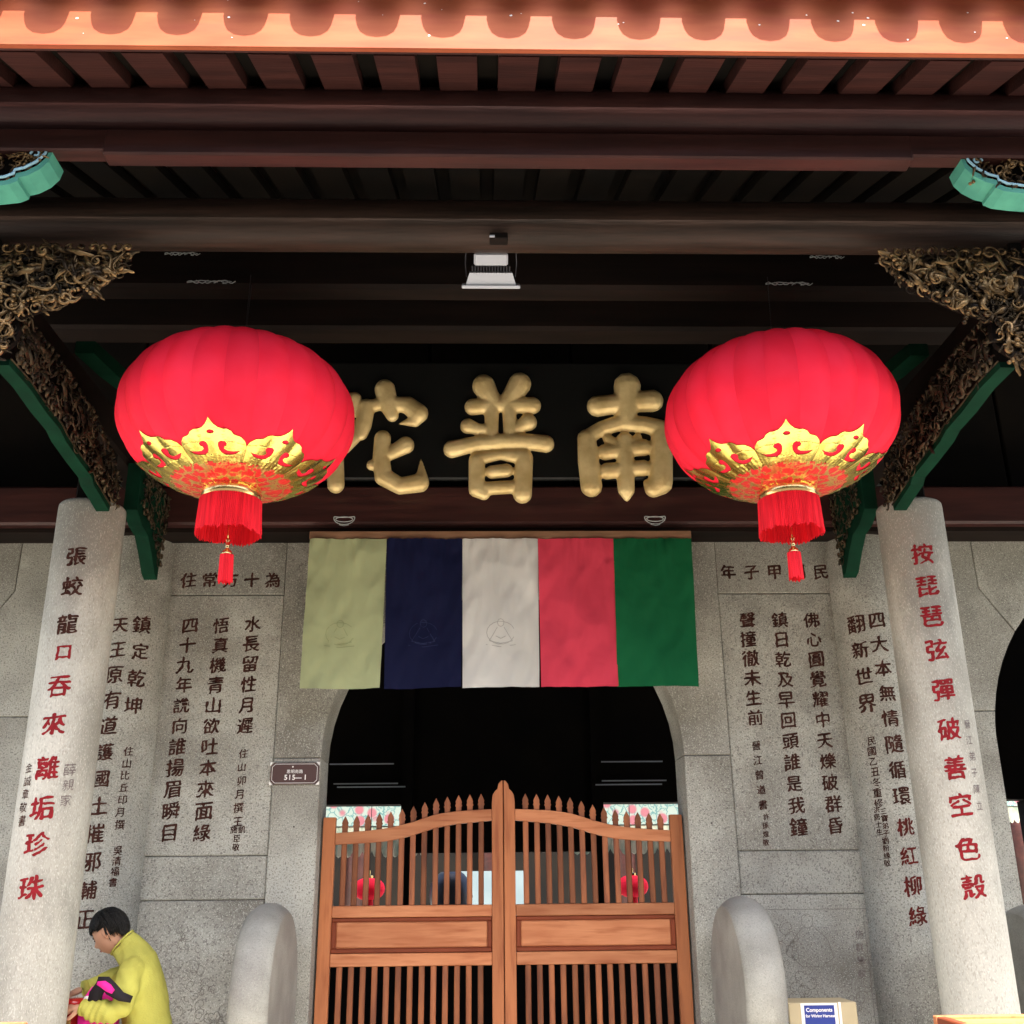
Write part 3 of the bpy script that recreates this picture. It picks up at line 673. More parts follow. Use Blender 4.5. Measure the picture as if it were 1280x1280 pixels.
for i in range(-27, 28):
    o = new_obj('shaded_rafter', rm2, roof, wood_black); o.location = (i*.238+.02-.0775, -.008, .0)
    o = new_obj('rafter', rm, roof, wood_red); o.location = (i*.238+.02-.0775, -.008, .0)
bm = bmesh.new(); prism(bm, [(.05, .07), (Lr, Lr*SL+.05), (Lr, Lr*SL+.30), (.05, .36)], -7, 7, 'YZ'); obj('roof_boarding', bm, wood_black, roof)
bm = bmesh.new(); prism(bm, [(Lr+.002, Lr*SL-.02), (9.3, Lr*SL-1.4), (9.3, Lr*SL-1.1), (Lr+.002, Lr*SL+.28)], -7, 7, 'YZ'); obj('roof_back_slope', bm, wood_black, roof)
# drip tiles at the eave (their shadows scallop the board)
bm = bmesh.new()
pl = [(-.084, .012), (-.076, -.028), (-.064, -.055), (-.038, -.075), (0, -.082), (.038, -.075), (.064, -.055), (.076, -.028), (.084, .012)]
prism(bm, pl, -.012, .0)
dm = bpy.data.meshes.new('drip_tile'); bm.to_mesh(dm); bm.free()
bm = lathe(bmesh.new(), [(.055, -.02), (.055, .5)], 14); bmesh.ops.rotate(bm, verts=bm.verts, matrix=Matrix.Rotation(-radians(90), 3, 'X'))
cm_ = bpy.data.meshes.new('round_tile_cap'); bm.to_mesh(cm_); bm.free()
for i in range(-13, 14):
    o = new_obj('drip_tile', dm, roof, tile_m); o.location = (i*.25, -.082, .300)
    o = new_obj('round_tile_cap', cm_, roof, tile_m); o.location = (i*.25+.125, -.03, .385); o.rotation_euler = (radians(21), 0, 0)
obj('tile_bed', B(-7, 7, -.0795, -.001, .302, .33), tile_m, roof)
obj('tile_bed', B(-7, 7, -.078, .3, .3605, .385), tile_m, roof)
rr = random.Random(8); bm = bmesh.new()
for i in range(26):
    x, z, r = rr.uniform(-2, 2), rr.uniform(.04, .23), rr.uniform(.002, .006)
    bm.faces.new([bm.verts.new((x+r*rr.uniform(.6, 1.3)*cos(k*1.05), -.0012, z+r*rr.uniform(.4, 1)*sin(k*1.05))) for k in range(6)][::-1])
obj('glint_specks', bm, white_p, roof)  # white specks: small glints painted on the eave board
# side walls and rear of the hall
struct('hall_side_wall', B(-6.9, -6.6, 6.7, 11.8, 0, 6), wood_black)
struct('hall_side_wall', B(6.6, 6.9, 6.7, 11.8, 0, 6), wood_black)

# ------------------------------------------------------------------ banner
t = thing('five_colour_banner', 'five-coloured cloth banner of green, navy, white, red and dark green strips over the doorway', 'banner', (0, 6.33, 3.625))
obj('lath', B(-1.205, 1.185, -.012, .015, .003, .056, bev=.004), wood_strip, t)
bx = [(-1.198, -.722), (-.722, -.252), (-.252, .218), (.218, .690), (.690, 1.180)]
def cloth_y(i, u, v): return -.020-.014*v*sin(u*5+i*2.1+v*2)-.020*noise.noise(Vector((u*3.2+i*7, v*2.4, i)))-.012*noise.noise(Vector((u*7+v*4+i*5, v*6, i)))-.022*(1-v)**1.5*abs(noise.noise(Vector((u*9-v*5*(u-.5)+i*3, v*1.2, i+5))))-.007*abs(noise.noise(Vector(((u+v)*13, (v-u*.4)*19, i+9))))
for i, (a, b) in enumerate(bx):
    bm = bmesh.new(); nx, nz = 32, 56; g = []
    sh = (-.012, .004, 0, -.002, -.014)[i]
    for r in range(nz+1):
        v = r/nz; row = []
        for k in range(nx+1):
            u = k/nx; x = a+(b-a)*u+(.006+0*u)*v*(1 if u < .5 else -1)*2*abs(u-.5)*(1 if 0 < i < 4 else .3)+sh*v
            y = cloth_y(i, u, v)
            row.append(bm.verts.new((x, y, -.93*v-.004*sin(u*3+i)*v)))
        g.append(row)
    for r in range(nz):
        for k in range(nx): bm.faces.new((g[r][k], g[r+1][k], g[r+1][k+1], g[r][k+1]))
    c = obj('cloth_strip', bm, ban_m[i], t, True)
    tag(c, label=('pale green cloth strip', 'navy blue cloth strip', 'off-white cloth strip', 'crimson cloth strip', 'dark green cloth strip')[i])
    # seated figure in a ring, a thin line print
    if i < 3:
        L_ = []; mx = (a+b)/2-.02*(i == 0)+sh*.6; mz = -.60
        L_.append([(mx+.085*cos(q/18*2*pi), mz+.07*sin(q/18*2*pi)) for q in range(1, 18)])
        L_.append([(mx+.02*cos(q/8*2*pi), mz+.062+.024*sin(q/8*2*pi)) for q in range(9)])
        L_.append([(mx-.02, mz+.035), (mx-.045, mz-.01), (mx-.07, mz-.05), (mx, mz-.065), (mx+.07, mz-.05), (mx+.045, mz-.01), (mx+.02, mz+.035)])
        L_.append([(mx-.03, mz-.02), (mx, mz-.035), (mx+.03, mz-.02)]); L_.append([(mx-.09, mz-.072), (mx, mz-.085), (mx+.09, mz-.072)])
        bm = bmesh.new(); ribbon_lines(bm, L_, -.0, .0035)
        for v in bm.verts:
            uu = (v.co.x-a)/(b-a); v.co.y = cloth_y(i, uu, -v.co.z/.93)-.0012
        obj('printed_figure', bm, mat('print_line', tuple(q*.55 for q in ((.46, .52, .25), (.03, .04, .12), (.56, .56, .52))[i]), .7), c)

# ------------------------------------------------------------------ wooden gate leaves
def gleaf(s, label):
    org = (0, 6.85, 0)
    t = thing('gate_leaf', label, 'gate', org, group='wooden gate leaves')
    X = lambda a: s*a
    def bx(name, a, b, z0, z1, m, y0=-.025, y1=.025, bev=.004):
        return obj(name, B(min(X(a), X(b)), max(X(a), X(b)), y0, y1, z0, z1, bev=bev), m, t)
    if s < 0: obj('meeting_strip', B(-.02, .02, .0305, .042, .05, 2.19), teak_dark, t)
    bx('outer_stile', 1.031, 1.108, .02, 1.992, teak)
    # meeting stile with shaped top
    pr = [(.003, .02), (.071, .02), (.071, 2.075), (.066, 2.118), (.052, 2.140), (.036, 2.155), (.030, 2.185), (.012, 2.205), (.003, 2.205)]
    pr = [(X(a), z) for a, z in pr]
    obj('meeting_stile', prism(bmesh.new(), pr, -.03, .03, bev=.003), teak, t)
    topc = [(1.030, 1.899), (.834, 1.911), (.677, 1.929), (.546, 1.966), (.48, 1.986), (.416, 2.005), (.285, 2.025), (.072, 2.033)]
    botc = [(1.030, 1.831), (.834, 1.839), (.677, 1.850), (.546, 1.887), (.48, 1.906), (.416, 1.924), (.285, 1.948), (.072, 1.966)]
    def dens(c):
        o_ = []
        for i in range(len(c)-1):
            for k in range(4):
                q = k/4; o_.append((c[i][0]+(c[i+1][0]-c[i][0])*q, c[i][1]+(c[i+1][1]-c[i][1])*q))
        o_.append(c[-1])
        for _ in range(6):
            o_ = [o_[0]]+[(p[0], (o_[i][1]+p[1]*2+o_[i+2][1])/4) for i, p in enumerate(o_[1:-1])]+[o_[-1]]
        return o_
    dt, db = dens(topc), dens(botc)
    obj('top_rail', prism(bmesh.new(), [(X(a), z) for a, z in dt+db[::-1]], -.027, .027, bev=.003), teak_h, t)
    def zt(a):
        for p, q in zip(dt, dt[1:]):
            if q[0] <= a <= p[0]: return p[1]+(q[1]-p[1])*(p[0]-a)/(p[0]-q[0])
        return 1.9
    bx('middle_rail', .072, 1.030, 1.413, 1.479, teak_h)
    bx('lower_rail', .072, 1.030, 1.142, 1.213, teak_h)
    bx('bottom_rail', .072, 1.030, .10, .26, teak_h)
    # moulded frame and raised panel
    for nm, a, b, z0, z1 in (('panel_moulding', .072, 1.030, 1.389, 1.412), ('panel_moulding', .072, 1.030, 1.214, 1.240), ('panel_moulding', .072, .098, 1.241, 1.388), ('panel_moulding', 1.004, 1.030, 1.241, 1.388)):
        bx(nm, a, b, z0, z1, teak_dark, -.016, .016, .005)
    bx('raised_panel', .099, 1.003, 1.241, 1.388, teak_h, -.012, .012, .008)
    bx('panel_back', .0712, 1.0308, 1.2128, 1.4132, teak_dark, -.006, .006, 0)
    for i in range(13):
        a = 1.030-.035-.0698*i-.02
        z1 = zt(a)
        sw = .0165
        obj('upper_spindle', B(X(a)-sw, X(a)+sw, -.016, .016, 1.477, z1-.06, bev=.005), teak_sp, t)
        zb = z1-.003
        fin = [(-.0165, 0), (.0165, 0), (.0165, .030), (.021, .034), (.021, .040), (.0165, .046), (.0195, .060), (.013, .075), (0, .100), (-.013, .075), (-.0195, .060), (-.0165, .046), (-.021, .040), (-.021, .034), (-.0165, .030)]
        o = obj('finial', prism(bmesh.new(), fin, -.012, .012, bev=.002), teak_sp, t); o.location = (X(a), 0, zb)
    for i in range(13):
        a = 1.030-.055-.0695*i
        obj('lower_spindle', B(X(a)-.0165, X(a)+.0165, -.016, .016, .258, 1.144, bev=.005), teak_sp, t)
gleaf(-1, 'left leaf of the teak gate, beside the brown address plate')
gleaf(1, 'right leaf of the teak gate, on the side of the cardboard box')

# ------------------------------------------------------------------ drum stones
def drum(x, y, r, zc, th, label):
    t = thing('drum_stone', label, 'stone drum', (x, y, 0), group='stone drums beside the doorways')
    pr = []
    for k in range(13):
        q = -1+2*k/12; pr.append((r-.05*abs(q)**2.4, q*th/2))
    pr = [(0.001, -th/2)]+pr+[(0.001, th/2)]
    o = obj('drum', lathe(bmesh.new(), pr, 72, (0, 0, zc), axis='X'), stone_drum, t, True)
    for p in o.data.polygons:
        if abs(p.normal.x) > .97: p.use_smooth = False
    bm = B(-th/2-.03, th/2+.03, -r*.9, r*.9, 0, zc-r+.12, bev=.02); obj('plinth', bm, stone_drum, t)
    return t
drum(-1.285, 6.22, .47, 1.035, .20, 'round granite drum stone at the left jamb of the gate, under the address plate')
drum(1.295, 6.22, .47, 1.045, .21, 'round granite drum stone at the right jamb of the gate, beside the beige carton')
drum(2.93, 6.22, .47, .99, .27, 'dark granite drum stone at the far right side doorway, cut off by the picture edge')

# ------------------------------------------------------------------ lanterns
LA, LC = .572, .384
def lsurf(th, be, off=0):
    """fabric surface: azimuth th, latitude be; 24 gores, each billowing a little"""
    g = (th/(2*pi)*24) % 1.0
    k = 1-.020*(1-(4*g*(1-g)))*cos(be)**.5+.006*(g-.5)
    # shallow sawtooth so that each gore catches the light on its own
    rr = LA*cos(be)**.86*k+off; z = LC*sin(be)+off*sin(be)*.5
    return Vector((rr*cos(th), rr*sin(th), z))
def gore_mesh():
    bm = bmesh.new(); n1, n2 = 6, 30; b0, b1 = radians(-66), radians(72); rows = []
    for j in range(n2+1):
        be = b0+(b1-b0)*j/n2; row = []
        for i in range(n1+1):
            g = i/n1; th = g*2*pi/24
            k = 1-.032*(2*abs(g-.5))**1.7
            rr = LA*cos(be)**.86*k
            row.append(bm.verts.new((rr*cos(th), rr*sin(th), LC*sin(be))))
        rows.append(row)
    for a, b in zip(rows, rows[1:]):
        for i in range(n1): bm.faces.new((a[i], a[i+1], b[i+1], b[i]))
    me = bpy.data.meshes.new('fabric_panel'); bm.to_mesh(me); bm.free()
    me.polygons.foreach_set('use_smooth', [True]*len(me.polygons)); return me
def petal_mesh():
    half = [(-1, 0), (-1, .46), (-.93, .55), (-.80, .62), (-.66, .64), (-.60, .66), (-.53, .73), (-.42, .78), (-.30, .79), (-.20, .80), (-.10, .86), (-.04, .93), (0, 1.0)]
    outer = half+[(-x, y) for x, y in half[:-1]][::-1]
    holes = [[(.10*cos(2*pi*k/12), .70+.045*sin(2*pi*k/12)) for k in range(12)]]
    hk = [(-.86, .33), (-.72, .30), (-.56, .29), (-.42, .31), (-.33, .36), (-.34, .41), (-.40, .42), (-.42, .47), (-.36, .52), (-.26, .53), (-.18, .49), (-.15, .42), (-.17, .33), (-.24, .26), (-.36, .22), (-.54, .21), (-.70, .23)]
    hk = [(x*1.0, y) for x, y in hk]
    holes += [hk, [(-x, y) for x, y in hk][::-1]]
    me = curve_mesh([outer]+holes)
    bm = bmesh.new(); bm.from_mesh(me); bpy.data.meshes.remove(me)
    for _ in range(5):
        es = [e for e in bm.edges if abs(e.verts[0].co.x-e.verts[1].co.x) > .09 or abs(e.verts[0].co.y-e.verts[1].co.y) > .06]
        if not es: break
        bmesh.ops.subdivide_edges(bm, edges=es, cuts=1); bmesh.ops.triangulate(bm, faces=bm.faces[:])
    for v in bm.verts:
        be = radians(-65+31*v.co.y); th = v.co.x*2*pi/16*.995
        g = ((th+2*pi/48)/(2*pi)*24) % 1.0
        k = 1-.032*(2*abs(g-.5))**1.7
        pl_ = .0035*sin(th*95)*max(0, 1-v.co.y*2.2)
        rr = LA*cos(be)**.86*k+.0045+pl_
        v.co = Vector((rr*cos(th), rr*sin(th), LC*sin(be)-.003))
    bmesh.ops.recalc_face_normals(bm, faces=bm.faces[:])
    me = bpy.data.meshes.new('gold_petal'); bm.to_mesh(me); bm.free(); me.polygons.foreach_set('use_smooth', [True]*len(me.polygons)); return me
GM, PM = gore_mesh(), petal_mesh()
lan_gold_pt = lan_gold
def lantern(x, y, z, rz, label, tas):
    t = thing('red_lantern', label, 'lantern', (x, y, z), rz, group='big red silk lanterns')
    for i in range(24):
        o = new_obj('fabric_panel', GM, t, lan_red); o.rotation_euler = (0, 0, 2*pi*(i-.5)/24)
    for i in range(8):
        o = new_obj('gold_petal', PM, t, lan_gold); o.rotation_euler = (0, 0, 2*pi*i/8)
    # red disc with gold scrolls below the petals, pleated
    bm = bmesh.new(); rings = []
    for j, be in enumerate((-63.5, -66, -69, -72, -75, -78, -80)):
        b = radians(be); rr = LA*cos(b)**.86
        rings.append([bm.verts.new(((rr+.002)*cos(2*pi*k/144), (rr+.002)*sin(2*pi*k/144), LC*sin(b)-.002-(.0015 if k % 2 else 0))) for k in range(144)])
    for a, b in zip(rings, rings[1:]):
        for k in range(144): bm.faces.new((a[k], a[(k+1) % 144], b[(k+1) % 144], b[k]))
    obj('scroll_disc', bm, scroll_m, t)
    # wire frame ring on the top opening
    bm = bmesh.new(); b = radians(72); rr = LA*cos(b)**.86
    tube(bm, [(rr*cos(2*pi*k/32), rr*sin(2*pi*k/32), LC*sin(b)) for k in range(33)], .008, 6); obj('top_ring', bm, brass, t, True)
    # collar
    obj('collar', lathe(bmesh.new(), [(.137, -.445), (.139, -.40), (.131, -.375), (.12, -.37)], 40), brass, t, True)
    # fringe, hundreds of threads as one corrugated skirt with ragged ends
    rr = random.Random(int(x*10)); bm = bmesh.new(); n = 220; rings = []
    ends = [-.605+rr.uniform(-.010, .012)+.004*sin(k*.11) for k in range(n)]
    for zf in (0, .3, .7, 1):
        ring = []
        for k in range(n):
            a = 2*pi*k/n; r0 = .143+(.003 if k % 2 else -.002)+.008*zf+rr.uniform(-.0015, .0015)*zf
            z_ = -.435+(ends[k]+.435)*zf; ring.append(bm.verts.new((r0*cos(a), r0*sin(a), z_)))
        rings.append(ring)
    for a, b in zip(rings, rings[1:]):
        for k in range(n): bm.faces.new((a[k], a[(k+1) % n], b[(k+1) % n], b[k]))
    obj('fringe', bm, fringe_m, t)
    # cord, brass knob, tassel
    s_ = tas
    obj('cord', tube(bmesh.new(), [(0, 0, -.42), (0, 0, -.60), (s_, 0, -.632)], .003, 6), brass, t, True)
    o = obj('knob', lathe(bmesh.new(), [(.001, 0), (.008, -.004), (.012, -.014), (.006, -.024), (.010, -.032), (.010, -.050), (.008, -.056), (.020, -.068), (.026, -.078), (.026, -.088), (.020, -.09)], 16), brass, t, True); o.location = (s_, 0, -.615)
    bm = bmesh.new(); n = 40; rings = []
    ends = [-.135+rr.uniform(-.006, .010) for k in range(n)]
    for zf in (0, .5, 1):
        rings.append([bm.verts.new(((.030+(.002 if k % 2 else -.001)+.003*zf)*cos(2*pi*k/n), (.030+(.002 if k % 2 else -.001)+.003*zf)*sin(2*pi*k/n), ends[k]*zf)) for k in range(n)])
    for a, b in zip(rings, rings[1:]):
        for k in range(n): bm.faces.new((a[k], a[(k+1) % n], b[(k+1) % n], b[k]))
    bm.faces.new(rings[0][::-1])
    o = obj('tassel', bm, fringe_m, t); o.location = (s_, 0, -.70); o.rotation_euler = (0, radians(4 if s_ < 0 else -2), 0)
    for dx in (-.012, .02):
        obj('hanging_wire', tube(bmesh.new(), [(dx*.3, 0, .35), (dx, .01, .80)], .0022, 4), metal_d, t)
    return t
lantern(-1.325, 4.8, 3.755, radians(-90-1), 'big round red lantern with gold petals on the left, over the left inscribed wall', -.008)
lantern(1.357, 4.8, 3.755, radians(-90-14), 'big round red lantern with gold petals on the right, over the right inscribed wall', .004)

# ------------------------------------------------------------------ floodlight hung from the second beam
t = thing('floodlight', 'grey square LED floodlight hung under the round beam at the centre', 'light fitting', (-.083, 4.3, 4.20)); t.rotation_euler = (radians(36), 0, 0)
obj('face_plate', B(-.134, .134, -.06, .06, -.008, .008, bev=.003), metal_w, t)
bm = bmesh.new(); prism(bm, [(-.115, .0085), (.115, .0085), (.098, .062), (-.098, .062)], -.05, .05); obj('housing', bm, metal_w, t)
for i in range(14):
    o = obj('cooling_fin', B(-.003, .003, -.045, .045, .063, .092), metal_d, t); o.location = (-.085+i*.0131, 0, 0)
obj('driver_box', B(-.078, .078, -.045, .045, .093, .150, bev=.008), metal_w, t)
for s in (-1, 1): obj('bracket_arm', tube(bmesh.new(), [(s*.112, 0, .04), (s*.118, 0, .10), (s*.112, -.02, .20)], .003, 5), metal_d, t)
t = thing('junction_box', 'small worn brown junction box on the round beam above the floodlight', 'box', (-.05, 4.02, 4.255))
obj('cover', B(-.04, .04, -.045, .01, -.016, .016, bev=.004), wood_dark, t); obj('cable_clip', B(-.04, -.018, -.052, -.0455, -.012, -.004), metal_w, t)

# ------------------------------------------------------------------ address plate
t = thing('address_plate', 'brown address plate reading 515 - 1 screwed to the left door jamb', 'sign', (-1.272, 6.672, 2.241))
w, h, c = .147, .064, .02
oc = [(-w+c, -h), (w-c, -h), (w, -h+c), (w, h-c), (w-c, h), (-w+c, h), (-w, h-c), (-w, -h+c)]
obj('plate', prism(bmesh.new(), oc, -.006, .006, bev=.001), plate_m, t)
bm = bmesh.new(); k_ = .93; ribbon_lines(bm, [[(x*k_, z*.88) for x, z in oc+[oc[0]]]], -.0075, .0025); obj('border_line', bm, white_p, t)
bm = bmesh.new()
for i, ch in enumerate('515'): write(bm, ch, .042, -.052+.024*i, -.022, flat(-.0078), bold=.03, brush=False)
for ch, x in (('—', .022), ('1', .066)): write(bm, ch, .042, x, -.022, flat(-.0078), bold=.03, brush=False)
for i, ch in enumerate('思明南路'): write(bm, ch, .024, -.037+.025*i, .012, flat(-.0078), bold=.01, brush=False)
write(bm, '■', .012, -.012, .04, flat(-.0078), bold=0, brush=False)
obj('lettering', bm, white_p, t)
for sx in (-1, 1):
    for sz in (-1, 1):
        bm = bmesh.new(); prism(bm, [(sx*(w-.018), sz*(h+.004)), (sx*(w+.004), sz*(h-.018)), (sx*(w+.003), sz*(h+.003))], -.010, .004); obj('corner_clip', bm, white_p, t)

# ------------------------------------------------------------------ carton with printed label, counters
t = thing('cardboard_carton', 'beige carton with a blue Components for Wiring Harness label beside the right drum stone', 'box', (1.63, 6.0, .62))
obj('carton', B(-.178, .178, 0, .25, -.02, .375, bev=.004), card_m, t)
obj('label_panel', B(-.115, .075, -.003, -.0006, -.02, .372), white_p, t)
obj('blue_label', B(-.098, .058, -.0055, -.0032, -.02, .362), blue_m, t)
bm = bmesh.new()
def latin(bm, s, size, x, z, Y, bold=.01):
    _tc.offset = bold; _tc.body = s; _tc.resolution_u = 3; bpy.context.view_layer.update()
    me = bpy.data.meshes.new_from_object(_to.evaluated_get(bpy.context.evaluated_depsgraph_get()))
    V = [bm.verts.new((x+v.co.x*size, Y, z+v.co.y*size)) for v in me.vertices]
    for p in me.polygons:
        try: bm.faces.new([V[i] for i in p.vertices])
        except ValueError: pass
    bpy.data.meshes.remove(me)
latin(bm, 'Components', .026, -.09, .332, -.0062, .02); latin(bm, 'for Wiring Harness', .0195, -.094, .306, -.0062, .02)
obj('lettering', bm, white_p, t)
obj('tape', B(.082, .094, -.0045, -.0009, -.02, .376), white_p, t)
t2 = thing('bench', 'low dark bench under the carton by the right wall', 'bench', (1.63, 6.1, 0))
obj('top', B(-.4, .4, -.2, .2, .55, .598, bev=.005), wood_dark, t2)
for sx in (-1, 1):
    for sy in (-1, 1): obj('leg', B(sx*.36-.03, sx*.36+.03, sy*.16-.03, sy*.16+.03, 0, .549), wood_dark, t2)
def counter(x0, x1, zt, label):
    t = thing('wooden_counter', label, 'counter', ((x0+x1)/2, 4.55, 0), group='low wooden counters at the columns')
    w = (x1-x0)/2
    obj('frame', B(-w, w, -.16, -.12, zt-.08, zt, bev=.004), teak, t)
    obj('frame', B(-w, w, .12, .16, zt-.08, zt, bev=.004), teak, t)
    for s in (-1, 1): obj('frame_side', B(s*w-.04*(s > 0), s*w+.04*(s < 0), -.119, .119, zt-.08, zt-.002, bev=.004), teak_dark, t)
    obj('inlay', B(-w+.041, w-.041, -.118, .118, zt-.03, zt-.012), amber_m, t)
    obj('front_panel', B(-w+.04, w-.04, -.150, -.135, .1, zt-.081), amber_m, t)
    for s in (-1, 1):
        for sy in (-1, 1): obj('leg', B(s*(w-.03)-.025, s*(w-.03)+.025, sy*.14-.018, sy*.14+.018, 0, zt-.081), teak_dark, t)
counter(1.70, 2.6, 1.062, 'amber wooden counter in front of the right column, only its top edge in view')
counter(-2.9, -1.93, 1.082, 'orange wooden counter in front of the left column, only a sliver in view')

# ------------------------------------------------------------------ hall interior and the courtyard beyond
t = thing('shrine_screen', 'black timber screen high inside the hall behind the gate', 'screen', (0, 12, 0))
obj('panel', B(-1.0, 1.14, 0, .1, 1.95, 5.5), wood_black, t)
al = thing('floor_blocker', 'added long black table form hiding the bright floor behind the gate', 'table', (0, 11.2, 0))
obj('top', B(-3.0, 3.0, -.3, .3, .92, .98), wood_black, al); obj('front', B(-2.95, 2.95, -.27, -.25, 0, .919), wood_black, al)  # black box added to keep the view behind the gate dark
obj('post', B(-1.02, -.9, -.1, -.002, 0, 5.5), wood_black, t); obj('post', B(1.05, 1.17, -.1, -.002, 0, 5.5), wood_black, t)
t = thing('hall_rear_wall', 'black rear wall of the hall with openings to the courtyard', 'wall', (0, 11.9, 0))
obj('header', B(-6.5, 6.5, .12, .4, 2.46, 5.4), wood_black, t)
for a, b in ((-6.5, -5.6), (-3.2, -2.0), (2.15, 3.1), (5.9, 6.5)): obj('pier', B(a, b, .12, .4, 0, 2.455), wood_black, t)
for z, xa, xb in ((2.867, -1.79, -1.10), (2.66, -1.74, -1.05), (2.625, -1.70, -.97), (2.872, 1.15, 1.82), (2.67, 1.15, 1.85), (2.63, 1.08, 1.80)):
    t = thing('pale_batten', 'thin pale batten high in the dark hall, %s side at height %.2f' % ('left' if xa < 0 else 'right', z), 'batten', ((xa+xb)/2, 11.8, z), group='pale battens in the hall')
    obj('batten', B(-(xb-xa)/2, (xb-xa)/2, -.02, .0, -.006, .006), metal_w, t)  # thin strips in one pale colour across the dark hall
    del t['group']; t['label'] = {(2.867): 'uppermost thin pale batten in the dark hall above the left leaf', 2.66: 'middle thin pale batten in the dark hall above the left leaf', 2.625: 'lowest thin pale batten in the dark hall above the left leaf',
        2.872: 'uppermost thin pale batten in the dark hall above the right leaf', 2.67: 'middle thin pale batten in the dark hall above the right leaf', 2.63: 'lowest thin pale batten in the dark hall above the right leaf'}[z]
def valance(x0, x1, zt, zb, lab):
    t = thing('valance', lab, 'cloth', ((x0+x1)/2, 14.5, zt)); w = (x1-x0)/2; H = zt-zb
    obj('pelmet', B(-w, w, -.02, .0, -H*.42, 0), valance_top, t)
    n = 14; bm = bmesh.new()
    for i in range(n):
        a = -w+2*w*i/n; b = a+2*w/n; m_ = (a+b)/2
        pts = [(a, -H*.43), (b, -H*.43), (b, -H*.88), ((b+m_)/2, -H*.97), (m_, -H), ((a+m_)/2, -H*.97), (a, -H*.88)]
        V = [bm.verts.new((p[0], -.01-.025*sin(pi*(p[0]-a)/(b-a)), p[1])) for p in pts]; bm.faces.new(V)
    obj('pleats', bm, valance_low, t)
    obj('rail', B(-w-.05, w+.05, .001, .04, -.02, .03), wood_dark, t)
valance(-2.55, -.85, 2.66, 1.98, 'floral valance with pale pleats seen above the left gate leaf')
valance(1.02, 2.75, 2.64, 1.99, 'floral valance with pale pleats seen above the right gate leaf')
valance(6.5, 7.6, 2.72, 2.34, 'floral valance glimpsed through the side doorway at the right edge')
def small_lantern(x, y, z, lab):
    t = thing('small_lantern', lab, 'lantern', (x, y, z), group='small red lanterns in the courtyard')
    bm = bmesh.new(); pr = [(.05, -.13)]+[(.20*cos(b)**.8, .135*sin(b)) for b in [radians(-70+10*k) for k in range(15)]]+[(.05, .13)]
    lathe(bm, pr, 24); obj('shade', bm, lan_red, t, True)
    obj('cap', lathe(bmesh.new(), [(.05, .13), (.05, .16), (.012, .17), (.012, .22)], 12), brass, t)
    obj('fringe', lathe(bmesh.new(), [(.055, -.13), (.06, -.2)], 16), fringe_m, t)
    obj('cord', tube(bmesh.new(), [(0, 0, .2), (0, 0, 1.2)], .006, 4), metal_d, t)
small_lantern(-1.58, 14.3, 1.60, 'small red lantern in the courtyard seen through the left gate leaf')
small_lantern(1.76, 14.3, 1.60, 'small red lantern in the courtyard seen through the right gate leaf')
t = thing('white_screen', 'white screen boards in the courtyard seen through the middle of the gate', 'screen', (.0, 16.5, 0))
obj('board', B(-.48, -.02, 0, .03, 0, 1.84), pale_board, t); obj('board', B(.02, .48, 0, .03, 0, 1.84), pale_board, t)
t = thing('bronze_bell', 'dark round bronze vessel silhouetted behind the left gate leaf', 'vessel', (-.52, 13.4, 0))
obj('bowl', lathe(bmesh.new(), [(.1, 1.25), (.22, 1.35), (.26, 1.5), (.24, 1.65), (.16, 1.75), (.12, 1.78)], 24), metal_d, t, True)
obj('stand', lathe(bmesh.new(), [(.3, 0), (.26, .1), (.12, .3), (.12, 1.249)], 16), metal_d, t)
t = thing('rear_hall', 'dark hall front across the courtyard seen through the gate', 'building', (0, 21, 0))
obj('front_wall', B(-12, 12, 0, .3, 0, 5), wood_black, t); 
bm = bmesh.new(); prism(bm, [(-1.5, 5.0), (3, 7.5), (3, 7.7), (-1.5, 5.2)], -13, 13, 'YZ'); obj('roof', bm, tile_m, t)
for i in range(-4, 5): obj('pillar', lathe(bmesh.new(), [(.18, 0), (.18, 4.95)], 16, (i*2.4, -1.0, 0)), wood_red, t, True)

# ------------------------------------------------------------------ red incense holder and woman
t = thing('red_pedestal', 'shiny red lacquered pedestal the woman holds beside the left column', 'pedestal', (-2.16, 5.86, 0))
obj('shaft', lathe(bmesh.new(), [(.10, 0), (.10, .05), (.046, .1), (.046, 1.0)], 24), red_lac, t, True)
obj('cap', lathe(bmesh.new(), [(.03, 1.0), (.060, 1.003), (.066, 1.02), (.066, 1.055), (.060, 1.07), (.02, 1.074)], 24), red_lac, t, True)
obj('gold_strip', B(-.012, .012, -.052, -.0455, .12, .985), brass, t)

def skin_mesh(nodes, edges, sub=2, root=0):
    """nodes: (x, y, z, rx, ry)"""
    me = bpy.data.meshes.new('skin'); me.from_pydata([n[:3] for n in nodes], edges, []); o = new_obj('skin', me)
    md = o.modifiers.new('skin', 'SKIN'); md.use_smooth_shade = True
    for i, n in enumerate(nodes):
        sv = me.skin_vertices[0].data[i]; sv.radius = (n[3], n[4] if len(n) > 4 else n[3]); sv.use_root = (i == root)
    s = o.modifiers.new('sub', 'SUBSURF'); s.levels = sub; s.render_levels = sub
    bpy.context.view_layer.update()
    m2 = bpy.data.meshes.new_from_object(o.evaluated_get(bpy.context.evaluated_depsgraph_get())); bpy.data.objects.remove(o); bpy.data.meshes.remove(me)
    m2.materials.clear(); m2.polygons.foreach_set('use_smooth', [True]*len(m2.polygons)); return m2
WX, WY = -1.80, 5.98
pw = thing('person', 'woman with short black hair in a yellow top bending over the red pedestal', 'person', (WX, WY, 0))
def L(x, y, z): return (x-WX, y-WY, z)
